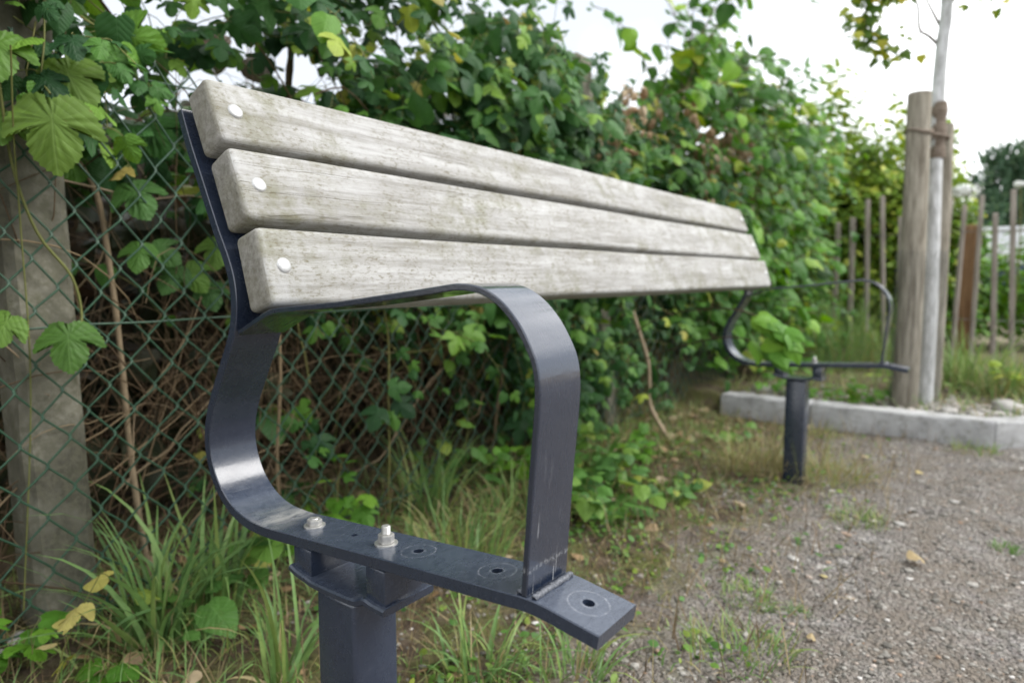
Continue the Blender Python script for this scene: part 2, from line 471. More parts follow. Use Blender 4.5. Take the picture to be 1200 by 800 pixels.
MID = [(0.0, (0.064, 0.145, 0.025)), (0.5, (0.093, 0.189, 0.029)), (1.0, (0.128, 0.213, 0.036))]
PALE = [(0.0, (0.30, 0.32, 0.06)), (0.5, (0.42, 0.38, 0.10)), (1.0, (0.50, 0.42, 0.20))]
DRY = [(0.0, (0.15, 0.095, 0.045)), (0.5, (0.30, 0.205, 0.11)), (1.0, (0.44, 0.36, 0.24))]
TAN = [(0.0, (0.40, 0.31, 0.16)), (1.0, (0.55, 0.46, 0.30))]
TREE = [(0.0, (0.055, 0.121, 0.020)), (0.5, (0.120, 0.209, 0.028)), (0.8, (0.260, 0.319, 0.040)), (1.0, (0.500, 0.440, 0.048))]
CON = [(0.0, (0.022, 0.055, 0.032)), (0.6, (0.050, 0.105, 0.052)), (1.0, (0.10, 0.17, 0.08))]
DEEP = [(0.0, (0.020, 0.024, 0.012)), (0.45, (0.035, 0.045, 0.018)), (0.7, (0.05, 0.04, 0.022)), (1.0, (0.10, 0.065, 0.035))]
LM = {}
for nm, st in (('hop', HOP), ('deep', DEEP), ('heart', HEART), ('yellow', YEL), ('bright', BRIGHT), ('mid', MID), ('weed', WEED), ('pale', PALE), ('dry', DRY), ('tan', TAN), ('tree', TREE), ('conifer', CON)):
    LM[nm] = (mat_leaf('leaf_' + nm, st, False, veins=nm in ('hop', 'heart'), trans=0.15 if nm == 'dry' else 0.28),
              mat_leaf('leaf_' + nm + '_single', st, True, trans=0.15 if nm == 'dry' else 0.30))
M['grass'] = mat_tint('grass_blades', [(0.0, (0.11, 0.21, 0.07)), (0.45, (0.175, 0.30, 0.085)), (0.7, (0.27, 0.34, 0.095)), (0.85, (0.31, 0.27, 0.11)), (1.0, (0.42, 0.33, 0.18))], 0.5, 0.4, 0.3)
M['straw'] = mat_tint('dry_straw', [(0.0, (0.10, 0.065, 0.035)), (0.5, (0.22, 0.16, 0.085)), (0.85, (0.34, 0.27, 0.15)), (1.0, (0.12, 0.15, 0.04))], 0.75, 0.25, 0.15)
M['twig'] = mat_tint('dry_stems', [(0.0, (0.05, 0.032, 0.019)), (0.5, (0.13, 0.088, 0.05)), (0.9, (0.25, 0.185, 0.11)), (1.0, (0.32, 0.25, 0.17))], 0.8, 0.2)
M['vine'] = mat_tint('green_vine_stem', [(0.0, (0.09, 0.11, 0.03)), (1.0, (0.20, 0.19, 0.06))], 0.6, 0.3)
M['gravel'] = mat_tint('gravel_stones', [(0.0, (0.10, 0.093, 0.08)), (0.5, (0.215, 0.202, 0.178)), (0.85, (0.33, 0.312, 0.28)), (0.93, (0.26, 0.17, 0.11)), (1.0, (0.58, 0.56, 0.53))], 0.85, 0.3, 0, 0.3)


# ================================================================== object helpers
def tag(o, label=None, cat=None, group=None, kind=None):
    for k, v in (('label', label), ('category', cat), ('group', group), ('kind', kind)):
        if v:
            o[k] = v
    return o


def empty(name, loc, label, cat, group=None):
    o = bpy.data.objects.new(name, None)
    o.empty_display_size = 0.05
    COL.objects.link(o)
    o.location = loc
    return tag(o, label, cat, group)


def link(name, me, mat=None, parent=None, loc=None):
    o = bpy.data.objects.new(name, me)
    COL.objects.link(o)
    if mat is not None and len(me.materials) == 0:
        me.materials.append(mat)
    if parent is not None:
        o.parent = parent
    if loc is not None:
        o.location = loc
    return o


def np_mesh(name, V, F, smooth=True, tint=None, uv=None):
    """V (n,3); F (m,k) constant face size; tint per vertex; uv per vertex"""
    V = np.ascontiguousarray(V, dtype=np.float32)
    F = np.ascontiguousarray(F, dtype=np.int32)
    me = bpy.data.meshes.new(name)
    me.vertices.add(len(V))
    me.vertices.foreach_set('co', V.ravel())
    m, k = F.shape
    me.loops.add(m * k)
    me.loops.foreach_set('vertex_index', F.ravel())
    me.polygons.add(m)
    me.polygons.foreach_set('loop_start', np.arange(m, dtype=np.int32) * k)
    me.polygons.foreach_set('loop_total', np.full(m, k, dtype=np.int32))
    me.polygons.foreach_set('use_smooth', np.full(m, smooth, dtype=bool))
    if tint is not None:
        a = me.attributes.new('tint', 'FLOAT', 'POINT')
        a.data.foreach_set('value', np.ascontiguousarray(tint, dtype=np.float32))
    if uv is not None:
        l = me.uv_layers.new(name='UVMap')
        l.data.foreach_set('uv', np.ascontiguousarray(uv[F.ravel()], dtype=np.float32).ravel())
    me.update(calc_edges=True)
    return me


def bm_mesh(name, bm, smooth=False, angle=None):
    me = bpy.data.meshes.new(name)
    bmesh.ops.recalc_face_normals(bm, faces=bm.faces)
    bm.to_mesh(me)
    bm.free()
    for p in me.polygons:
        p.use_smooth = smooth or angle is not None
    if angle is not None:
        me.set_sharp_from_angle(angle=rad(angle))
    return me


def box_bm(x0, x1, y0, y1, z0, z1, bev=0.0, seg=2, bm=None):
    bm = bm or bmesh.new()
    vs_ = [bm.verts.new((x, y, z)) for x in (x0, x1) for y in (y0, y1) for z in (z0, z1)]
    fs = [(0, 1, 3, 2), (4, 6, 7, 5), (0, 4, 5, 1), (2, 3, 7, 6), (0, 2, 6, 4), (1, 5, 7, 3)]
    faces = [bm.faces.new([vs_[i] for i in f]) for f in fs]
    if bev:
        es = list({e for f in faces for e in f.edges})
        bmesh.ops.bevel(bm, geom=es, offset=bev, segments=seg, profile=0.5, affect='EDGES')
    return bm


def box(name, b, mat, parent=None, bev=0.0, seg=2, origin=(0, 0, 0), rotz=0):
    x0, x1, y0, y1, z0, z1 = b
    bm = box_bm(x0 - origin[0], x1 - origin[0], y0 - origin[1], y1 - origin[1], z0 - origin[2], z1 - origin[2], bev, seg)
    o = link(name, bm_mesh(name, bm, angle=35), mat, parent)
    return o


def catmull(P, n=5):
    P = np.asarray(P, float)
    Q = np.vstack([2 * P[0] - P[1], P, 2 * P[-1] - P[-2]])
    outp = []
    for i in range(1, len(Q) - 2):
        for t in np.linspace(0, 1, n, endpoint=False):
            p0, p1, p2, p3 = Q[i - 1:i + 3]
            outp.append(0.5 * ((2 * p1) + (-p0 + p2) * t + (2 * p0 - 5 * p1 + 4 * p2 - p3) * t * t + (-p0 + 3 * p1 - 3 * p2 + p3) * t ** 3))
    outp.append(P[-1])
    return np.array(outp)


def tubes(polys, radii, sides=5, tints=None):
    """polys: list of (n,3); radii: list of scalar or (n,)  -> V,F(quads),tint"""
    Vs, Fs, Ts, off = [], [], [], 0
    for k, P in enumerate(polys):
        P = np.asarray(P, float)
        n = len(P)
        r = np.broadcast_to(np.asarray(radii[k], float), (n,))
        T = np.gradient(P, axis=0)
        T /= np.linalg.norm(T, axis=1)[:, None] + 1e-12
        ref = np.array([0.31, 0.83, 0.21]) if abs(T[:, 2]).mean() > 0.7 else np.array([0.1, 0.2, 1.0])
        A = np.cross(T, ref)
        A /= np.linalg.norm(A, axis=1)[:, None] + 1e-12
        B = np.cross(T, A)
        an = np.arange(sides) * 2 * math.pi / sides
        ring = P[:, None, :] + r[:, None, None] * (np.cos(an)[None, :, None] * A[:, None, :] + np.sin(an)[None, :, None] * B[:, None, :])
        Vs.append(ring.reshape(-1, 3))
        i = np.arange(n - 1)[:, None] * sides
        j = np.arange(sides)[None, :]
        j2 = (j + 1) % sides
        f = np.stack([i + j, i + j2, i + sides + j2, i + sides + j], axis=-1).reshape(-1, 4) + off
        Fs.append(f)
        Ts.append(np.full(n * sides, 0.5 if tints is None else tints[k]))
        off += n * sides
    return np.vstack(Vs), np.vstack(Fs), np.concatenate(Ts)


def tube_obj(name, polys, radii, mat, parent=None, sides=5, tints=None, origin=(0, 0, 0)):
    V, F, T = tubes(polys, radii, sides, tints)
    return link(name, np_mesh(name, V - np.asarray(origin), F, True, T), mat, parent)


def lathe(name, prof, sides, mat, parent=None, loc=(0, 0, 0), smooth=40):
    bm = bmesh.new()
    rings = []
    for r, z in prof:
        if r < 1e-6:
            rings.append([bm.verts.new((0, 0, z))])
        else:
            rings.append([bm.verts.new((r * math.cos(a), r * math.sin(a), z)) for a in np.arange(sides) * 2 * math.pi / sides])
    for a, b in zip(rings, rings[1:]):
        for i in range(sides):
            j = (i + 1) % sides
            if len(a) == 1 and len(b) == 1:
                continue
            if len(a) == 1:
                bm.faces.new((a[0], b[j], b[i]))
            elif len(b) == 1:
                bm.faces.new((a[i], a[j], b[0]))
            else:
                bm.faces.new((a[i], a[j], b[j], b[i]))
    return link(name, bm_mesh(name, bm, angle=smooth), mat, parent, loc)


def unit(v):
    v = np.asarray(v, float)
    return v / (np.linalg.norm(v, axis=-1, keepdims=True) + 1e-12)


# ================================================================== ground
def ground_h(x, y):
    x = np.asarray(x, float)
    y = np.asarray(y, float)
    z = 0.006 * np.sin(x * 3.1 + y * 1.7) + 0.005 * np.sin(x * 7.3 - y * 5.1 + 1.0) + 0.004 * np.sin(x * 17 + y * 11) * np.sin(y * 13 - x * 5)
    z = z * np.clip(1.0 - 0.0 * x, 0, 1) - 0.004
    z = z + 0.035 * np.clip((-x - 0.50) / 0.35, 0, 1) * np.clip((6 - y), 0, 1)
    s = np.clip((y - 2.665) / 0.02, 0, 1) * np.clip((y - x - 2.18) / 0.03, 0, 1)
    return z + s * 0.078


def axis(lo, hi, step, far_lo, far_hi):
    a = list(np.arange(lo, hi + 1e-6, step))
    d, p = step, lo
    pre = []
    while p > far_lo:
        d *= 1.35
        p -= d
        pre.append(p)
    d, p = step, hi
    post = []
    while p < far_hi:
        d *= 1.35
        p += d
        post.append(p)
    return np.array(pre[::-1] + a + post)


gx = axis(-1.9, 1.6, 0.018, -900, 900)
gy = axis(-0.9, 5.2, 0.020, -900, 900)
GX, GY = np.meshgrid(gx, gy, indexing='ij')
GZ = ground_h(GX, GY)
near = (np.abs(GX) < 2) & (GY < 5.3)
GZ = GZ + np.where(near, rng.normal(0, 0.0016, GX.shape), 0)
V = np.stack([GX, GY, GZ], -1).reshape(-1, 3)
nx, ny = len(gx), len(gy)
ii, jj = np.meshgrid(np.arange(nx - 1), np.arange(ny - 1), indexing='ij')
a0 = (ii * ny + jj).ravel()
F = np.stack([a0, a0 + ny, a0 + ny + 1, a0 + 1], -1)
g = link('ground', np_mesh('ground', V, F, True), M['ground'])
tag(g, kind='structure')

# ---- gravel: loose small stones on the path
ico = bmesh.new()
bmesh.ops.create_icosphere(ico, subdivisions=1, radius=1)
IV = np.array([v.co[:] for v in ico.verts])
IF = np.array([[v.index for v in f.verts] for f in ico.faces])
ico.free()


def scatter_mesh(TV, TF, P, R, S, tint, uvt=None, name='scatter', smooth=True):
    """TV template (n,3); P (m,3); R (m,3,3); S (m,3)"""
    m, n = len(P), len(TV)
    W = np.einsum('mij,mnj->mni', R, TV[None] * S[:, None, :]) + P[:, None, :]
    Fo = (TF[None] + (np.arange(m) * n)[:, None, None]).reshape(-1, TF.shape[1])
    uv = None if uvt is None else np.tile(uvt, (m, 1))
    return np_mesh(name, W.reshape(-1, 3), Fo, smooth, np.repeat(tint, n), uv)


def rand_rot(m, r):
    q = r.normal(size=(m, 4))
    q /= np.linalg.norm(q, axis=1)[:, None]
    a, b, c, d = q.T
    return np.stack([np.stack([1 - 2 * (c * c + d * d), 2 * (b * c - a * d), 2 * (b * d + a * c)], -1),
                     np.stack([2 * (b * c + a * d), 1 - 2 * (b * b + d * d), 2 * (c * d - a * b)], -1),
                     np.stack([2 * (b * d - a * c), 2 * (c * d + a * b), 1 - 2 * (b * b + c * c)], -1)], -2)


def rotz_m(a):
    c, s, z, o = np.cos(a), np.sin(a), np.zeros_like(a), np.ones_like(a)
    return np.stack([np.stack([c, -s, z], -1), np.stack([s, c, z], -1), np.stack([z, z, o], -1)], -2)


r = np.random.default_rng(3)
n = 38000
px = r.uniform(-0.55, 1.25, n)
py = r.uniform(0.25, 2.62, n)
wob = 0.10 * np.sin(py * 5 + px * 3) + 0.07 * np.sin(py * 13 + 1) + r.normal(0, 0.08, n)
clump = 0.5 + 0.5 * np.sin(px * 9 + 2 * np.sin(py * 6)) * np.sin(py * 8 + 2 * np.sin(px * 5))
keep = ((px + wob > 0.02) | (r.random(n) < 0.30)) & (r.random(n) < 0.45 + 0.55 * clump)
px, py = px[keep], py[keep]
m = len(px)
sz = np.clip(r.lognormal(math.log(0.0025), 0.48, m), 0.0014, 0.011)
P = np.stack([px, py, ground_h(px, py) + sz * 0.15], -1)
S = sz[:, None] * np.stack([r.uniform(0.8, 1.4, m), r.uniform(0.7, 1.1, m), r.uniform(0.4, 0.75, m)], -1)
n3 = 2600
bx3 = r.uniform(-0.5, 0.75, n3)
by3 = 2.735 + np.abs(r.normal(0, 0.22, n3))
ok3 = by3 - bx3 > 2.30
bx3, by3 = bx3[ok3], by3[ok3]
s3 = np.clip(r.lognormal(math.log(0.0075), 0.45, len(bx3)), 0.003, 0.024)
P = np.vstack([P, np.stack([bx3, by3, ground_h(bx3, by3) + s3 * 0.2], -1)])
S = np.vstack([S, s3[:, None] * np.stack([r.uniform(0.8, 1.4, len(s3)), r.uniform(0.7, 1.1, len(s3)), r.uniform(0.4, 0.75, len(s3))], -1)])
m = len(P)
jit = IV
me = scatter_mesh(jit, IF, P, rotz_m(r.uniform(0, 6.3, m)), S, np.concatenate([r.random(m - len(s3)), r.uniform(0.5, 1.0, len(s3))]), name='gravel', smooth=False)
tag(link('gravel', me, M['gravel']), 'loose grey gravel scattered over the trodden path', 'gravel', kind='stuff')


# ================================================================== bench
LB = 1.7628          # distance between the two end frames
BW = 0.06
ORG = np.array([0.0, 0.9, 0.0])
bench = empty('park_bench', ORG, 'grey wooden backrest bench on dark blue steel frames, its seat boards missing', 'bench')


def sweep_bar(name, outer, t, y0, y1, side, mat, parent, holes=(), bev=0.0009):
    """flat bar: outer polyline in XZ, thickness t offset to `side` (+1 = left of travel)"""
    P = np.asarray(outer, float)
    T = unit(np.gradient(P, axis=0))
    Nn = np.stack([-T[:, 1], T[:, 0]], -1) * side
    I = P + Nn * t
    bm = bmesh.new()
    b = bev
    rings = []
    for k in range(len(P)):
        o, i_ = P[k], I[k]
        n_ = Nn[k]
        pts = [(o + n_ * b, y0), (o, y0 + b), (o, y1 - b), (o + n_ * b, y1), (i_ - n_ * b, y1), (i_, y1 - b), (i_, y0 + b), (i_ - n_ * b, y0)]
        rings.append([bm.verts.new((p[0] - ORG[0], y - ORG[1], p[1] - ORG[2])) for p, y in pts])
    for a_, c_ in zip(rings, rings[1:]):
        for q in range(8):
            bm.faces.new((a_[q], a_[(q + 1) % 8], c_[(q + 1) % 8], c_[q]))
    bm.faces.new(rings[0])
    bm.faces.new(rings[-1][::-1])
    me = bm_mesh(name, bm, angle=28)
    o = link(name, me, mat, parent)
    if holes:
        cb = bmesh.new()
        for hx, hz, r_ in holes:
            mt = Matrix.Translation((hx - ORG[0], (y0 + y1) / 2 + 0.0015 - ORG[1], hz - ORG[2]))
            bmesh.ops.create_cone(cb, cap_ends=True, segments=20, radius1=r_, radius2=r_, depth=0.05, matrix=mt)
        cme = bpy.data.meshes.new('cutter')
        cb.to_mesh(cme)
        cb.free()
        co = link('cutter', cme, None, parent)
        md = o.modifiers.new('holes', 'BOOLEAN')
        md.operation = 'DIFFERENCE'
        md.solver = 'EXACT'
        md.object = co
        bpy.context.view_layer.update()
        dg = bpy.context.evaluated_depsgraph_get()
        nm = bpy.data.meshes.new_from_object(o.evaluated_get(dg))
        o.modifiers.clear()
        o.data = nm
        nm.name = name
        bpy.data.objects.remove(co)
        bpy.data.meshes.remove(cme)
        for p in nm.polygons:
            p.use_smooth = True
        nm.set_sharp_from_angle(angle=rad(28))
    return o


back_pts = [(-0.2558, 0.8181), (-0.239, 0.779), (-0.2205, 0.7425), (-0.2030, 0.7080), (-0.1865, 0.6760), (-0.1715, 0.6500),
            (-0.1615, 0.6270), (-0.1585, 0.6040), (-0.1618, 0.5800), (-0.1705, 0.5592), (-0.1824, 0.5392), (-0.1948, 0.5180),
            (-0.2128, 0.4868), (-0.2245, 0.4549), (-0.2255, 0.4266), (-0.2165, 0.3985), (-0.2000, 0.3765), (-0.1761, 0.3595),
            (-0.1464, 0.3500), (-0.1093, 0.3478), (-0.0705, 0.3500), (0.0452, 0.3578), (0.1452, 0.3645), (0.2100, 0.3686)]
bar = np.vstack([catmull(back_pts, 5), catmull([(0.2213, 0.3693), (0.2340, 0.3702), (0.2440, 0.3703), (0.2540, 0.3695), (0.2640, 0.3680), (0.3044, 0.3612)], 4)])
TB = 0.0118


def bar_top(x):
    return 0.3548 + 0.0665 * x + TB if x < 0.245 else 0.3703 - 0.155 * (x - 0.247) + TB


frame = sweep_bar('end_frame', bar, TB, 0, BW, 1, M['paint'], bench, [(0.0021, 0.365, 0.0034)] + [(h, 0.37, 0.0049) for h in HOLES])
# paint material is laid out in bench coordinates: shift its object space back to the frame's own numbers
arm_pts = np.vstack([[(-0.1483, 0.5725)], catmull([(-0.1000, 0.5930), (-0.0868, 0.5972), (-0.0720, 0.5993), (-0.05, 0.6014)], 4),
                     catmull([(0.0219, 0.6078), (0.1263, 0.6200), (0.1560, 0.6238), (0.1743, 0.6256), (0.1903, 0.6243), (0.2054, 0.6196), (0.2199, 0.6105), (0.2341, 0.5960),
                              (0.2447, 0.5796), (0.2510, 0.5657), (0.2538, 0.5480), (0.2530, 0.525), (0.2480, 0.470), (0.2416, 0.3830)], 5)])
sweep_bar('armrest', arm_pts, 0.0058, 0.0006, BW - 0.0006, -1, M['paint_arm'], frame, bev=0.0010)
for s_ in (0.2475, 0.2330):
    wp = []
    rw = np.random.default_rng(5)
    for y in np.linspace(0.003, BW - 0.003, 46):
        wp.append((s_ + rw.normal(0, 0.0004), y - ORG[1], bar_top(s_) + 0.0012 + rw.normal(0, 0.0004)))
    tube_obj('weld_seam', [np.array(wp)], [np.array([0.0026 + 0.0004 * math.sin(i * 1.9) for i in range(46)])], M['weld'], frame, 8)
wp = [(-0.1465 + 0.0004 * math.sin(i * 2), y - ORG[1], 0.5715) for i, y in enumerate(np.linspace(0.003, BW - 0.003, 40))]
tube_obj('weld_seam', [np.array(wp)], [0.0026], M['weld'], frame, 7)


def nut(x, stub, parent):
    z = bar_top(x)
    base = (x - ORG[0], 0.030 - ORG[1], z)
    ws = lathe('washer', [(0.0045, 0.0), (0.0115, 0.0), (0.0115, 0.0016), (0.0045, 0.0016)], 24, M['steel'], parent, base)
    bm = bmesh.new()
    bmesh.ops.create_cone(bm, cap_ends=True, segments=6, radius1=0.0084, radius2=0.0084, depth=0.0090 if stub else 0.0064)
    bmesh.ops.bevel(bm, geom=[e for e in bm.edges], offset=0.0008, segments=2, affect='EDGES')
    nu = link('nut', bm_mesh('nut', bm, angle=30), M['steel'], parent, (base[0], base[1], z + 0.0016 + (0.0045 if stub else 0.0032)))
    nu.rotation_euler = (0, 0.04, 0.35)
    ht = 0.0185 if stub else 0.0090
    prof = [(0.0046, 0.004)]
    zz = 0.005
    while zz < ht - 0.0012:
        prof += [(0.0046, zz), (0.0041, zz + 0.0006)]
        zz += 0.0012
    prof += [(0.0046, ht - 0.0008), (0.0038, ht), (0, ht)]
    lathe('bolt_end', prof, 16, M['steel'], parent, base)


nut(-0.0612, False, frame)
nut(0.0515, True, frame)

# post, its bent cap plate and the two spacers
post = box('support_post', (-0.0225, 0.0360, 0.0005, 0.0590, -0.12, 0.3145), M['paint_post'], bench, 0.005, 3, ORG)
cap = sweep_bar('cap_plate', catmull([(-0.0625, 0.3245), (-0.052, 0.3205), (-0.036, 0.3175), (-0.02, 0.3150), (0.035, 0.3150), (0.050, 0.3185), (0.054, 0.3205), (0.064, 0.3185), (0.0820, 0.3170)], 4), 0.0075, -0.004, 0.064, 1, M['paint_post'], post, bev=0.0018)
for x0, x1, zt in ((-0.0590, -0.0300, 0.3515), (0.0535, 0.0800, 0.3590)):
    bm = box_bm(x0, x1, 0.001 - ORG[1], 0.059 - ORG[1], 0.3215, zt, 0.002, 2)
    link('spacer', bm_mesh('spacer', bm, angle=35), M['paint_post'], post)


def copy_tree(o, parent, dy):
    c = o.copy()
    COL.objects.link(c)
    c.parent = parent
    c.location = (o.location[0], o.location[1] + dy, o.location[2])
    for ch in list(o.children):
        copy_tree(ch, c, 0)
    return c


# planks: front face (top, bottom) in XZ
PL = [((-0.2005, 0.8530), (-0.1675, 0.7800)), ((-0.1605, 0.7715), (-0.1260, 0.6925)), ((-0.1145, 0.6845), (-0.0900, 0.6020))]
TP = 0.044
for k, (t_, b_) in enumerate(PL):
    t_, b_ = np.array(t_), np.array(b_)
    ax = unit(t_ - b_)
    nrm = np.array([ax[1], -ax[0]])          # outward (+X, up)
    hgt = np.linalg.norm(t_ - b_)
    y0, y1 = 0.003 + 0.001 * k, LB + BW - 0.004
    bm = box_bm(-TP, 0, y0, y1, 0, hgt)
    es = list(bm.edges)
    bmesh.ops.bevel(bm, geom=es, offset=0.0075, segments=4, profile=0.5, affect='EDGES')
    # cut along the length so the faces can bow a touch
    for yy in np.linspace(0.12, LB - 0.06, 14):
        bmesh.ops.bisect_plane(bm, geom=bm.verts[:] + bm.edges[:] + bm.faces[:], plane_co=(0, yy, 0), plane_no=(0, 1, 0))
    for v in bm.verts:
        a, y, h = v.co
        bow = 0.0012 * math.sin(y * 2.1 + k * 1.7) + 0.0006 * math.sin(y * 9 + k)
        p = b_ + ax * (h + bow) + nrm * (a + 0.0008 * math.sin(y * 3.3 + k))
        v.co = (p[0] - ORG[0], y - ORG[1], p[1] - ORG[2])
    pl = link('backrest_plank', bm_mesh('backrest_plank', bm, angle=40), M['wood'], bench)
    c = (t_ + b_) / 2
    for yb in (BW / 2, LB + BW / 2):
        o = lathe('bolt_head', [(0.0, 0.0026), (0.0035, 0.0025), (0.0068, 0.0018), (0.0086, 0.0006), (0.0091, -0.001), (0.0091, -0.006)], 24, M['bolt'], pl)
        q = Vector((nrm[0], 0, nrm[1])).to_track_quat('Z', 'Y')
        o.rotation_euler = q.to_euler()
        o.location = (c[0] + nrm[0] * 0.0006 - ORG[0], yb - ORG[1], c[1] + nrm[1] * 0.0006 - ORG[2])

copy_tree(frame, bench, LB)
copy_tree(post, bench, LB)

# ================================================================== chain-link fence with concrete posts
FX = -0.72
fence = empty('chain_link_fence', (FX, 1.0, 0), 'green chain-link fence on concrete posts running behind the bench', 'fence')
HD, VD, ZT = 0.0712, 0.086, 0.99


def warp(y, z):
    dy = 0.010 * np.sin(2.3 * y + 4.1 * z) + 0.007 * np.sin(7 * y - 6 * z + 1) + 0.003 * np.sin(19 * y + 23 * z)
    dz = -0.016 * np.sin(1.9 * y + 0.4) * np.sin(2.2 * z) + 0.007 * np.sin(9 * y + 5 * z) + 0.003 * np.sin(31 * y - 17 * z)
    dx = 0.010 * np.sin(3 * y + 2.0 * z) + 0.006 * np.sin(8 * y + 7 * z)
    return dx, dy, dz


nw = int((3.35 + 0.9) / (HD / 2))
for k in range(nw):
    yk = -0.9 + k * HD / 2
    pts = []
    nj = int(ZT / (VD / 2))
    for j in range(nj + 1):
        s_ = (j + k) % 2
        sgn = 1 if s_ else -1
        yb = yk + s_ * HD / 2
        zb = 0.02 + j * VD / 2
        # little hook where two wires link
        for dz_, dy_, dx_ in ((-0.006, -sgn * 0.0030, 0.0022), (0.0, sgn * 0.0018, 0.0), (0.006, -sgn * 0.0030, -0.0022)):
            pts.append((dx_, yb + dy_, zb + dz_))
    pts = np.array(pts)
    dx, dy, dz = warp(pts[:, 1], pts[:, 2])
    pts = pts + np.stack([dx, dy, dz], -1)
    V, F, T = tubes([pts], [0.0019], 5)
    link('wire', np_mesh('wire', V - np.array([0, 1.0, 0]), F, True), M['wire'], fence)
for z in (0.06, 0.55, 0.975):
    yy = np.linspace(-0.9, 3.3, 40)
    pts = np.stack([0.004 + 0.006 * np.sin(yy * 3), yy - 1.0, z + 0.004 * np.sin(yy * 2.2) + 0.0015 * np.sin(yy * 31)], -1)
    tube_obj('tension_wire', [pts], [0.0019], M['wire'], fence, 6)
for yc, lean in ((0.028, -0.02), (1.99, -0.185)):
    bm = box_bm(-0.118, -0.016, yc - 0.047 - 1.0, yc + 0.047 - 1.0, -0.2, 1.42 if yc > 1 else 1.3, 0.012, 1)
    for zz in np.linspace(0, 1.25, 18):
        bmesh.ops.bisect_plane(bm, geom=bm.verts[:] + bm.edges[:] + bm.faces[:], plane_co=(0, 0, zz), plane_no=(0, 0, 1))
    rp = random.Random(int(yc * 100))
    for v in bm.verts:
        v.co.x += rp.uniform(-1, 1) * 0.0012
        v.co.y += rp.uniform(-1, 1) * 0.0012 + lean * v.co.z
    link('post', bm_mesh('post', bm, angle=30), M['post_conc'], fence)


# ================================================================== leaves
def leaf_template(half, center, teeth=0, tooth=0.0, fold=0.25, droop=0.35, ring=True, wav=0.0, seed=0):
    rr = random.Random(seed)
    H = [np.array(p, float) for p in half]
    full = H + [np.array((-p[0], p[1])) for p in H[-2:0:-1]]
    pts = []
    nfull = len(full)
    for i in range(nfull):
        a, b_ = full[i], full[(i + 1) % nfull]
        if teeth:
            seg = max(1, int(round(np.linalg.norm(b_ - a) * teeth)))
            for s_ in range(seg):
                t = s_ / seg
                p = a + (b_ - a) * t
                nn = np.array([(b_ - a)[1], -(b_ - a)[0]])
                nn = nn / (np.linalg.norm(nn) + 1e-9)
                if s_ or True:
                    pts.append(p)
                q = a + (b_ - a) * (t + 0.30 / seg)
                pts.append(q + nn * tooth)
        else:
            pts.append(a)
    pts = np.array(pts)
    c = np.array(center, float)
    k = len(pts)
    if ring:
        mid = c + (pts - c) * 0.5
        P2 = np.vstack([[c], mid, pts])
        F = []
        for i in range(k):
            j = (i + 1) % k
            F += [(0, 1 + i, 1 + j), (1 + i, 1 + k + i, 1 + k + j), (1 + i, 1 + k + j, 1 + j)]
    else:
        P2 = np.vstack([[c], pts])
        F = [(0, 1 + i, 1 + (i + 1) % k) for i in range(k)]
    x, y = P2[:, 0], P2[:, 1]
    z = -fold * np.abs(x) - droop * np.clip(y - 0.3, 0, None) ** 2 + 0.10 * np.abs(x) * 0
    z = z + wav * np.sin(6 * x + 9 * y + seed) * np.clip(np.abs(x) * 2, 0, 1)
    z = z + np.array([rr.uniform(-1, 1) * 0.015 for _ in x])
    return np.stack([x, y, z], -1), np.array(F), np.stack([x, y], -1)


HOP3 = [(0, 0.07), (0.13, -0.02), (0.28, -0.01), (0.42, 0.12), (0.55, 0.36), (0.60, 0.55), (0.42, 0.47), (0.23, 0.40), (0.31, 0.60), (0.27, 0.78), (0.14, 0.92), (0, 1.02)]
HOP5 = [(0, 0.10), (0.14, -0.04), (0.34, -0.10), (0.48, 0.02), (0.46, 0.16), (0.62, 0.34), (0.66, 0.52), (0.44, 0.48), (0.20, 0.40), (0.29, 0.66), (0.16, 0.92), (0, 1.05)]
HEARTL = [(0, 0.05), (0.18, -0.04), (0.36, 0.08), (0.43, 0.28), (0.38, 0.52), (0.24, 0.76), (0.10, 0.93), (0, 1.03)]
OVAL = [(0, 0), (0.20, 0.22), (0.25, 0.50), (0.17, 0.78), (0, 1.0)]
STAR = [(0, 0.05), (0.20, 0.02), (0.52, 0.10), (0.36, 0.30), (0.58, 0.58), (0.28, 0.55), (0.18, 0.75), (0, 1.0)]
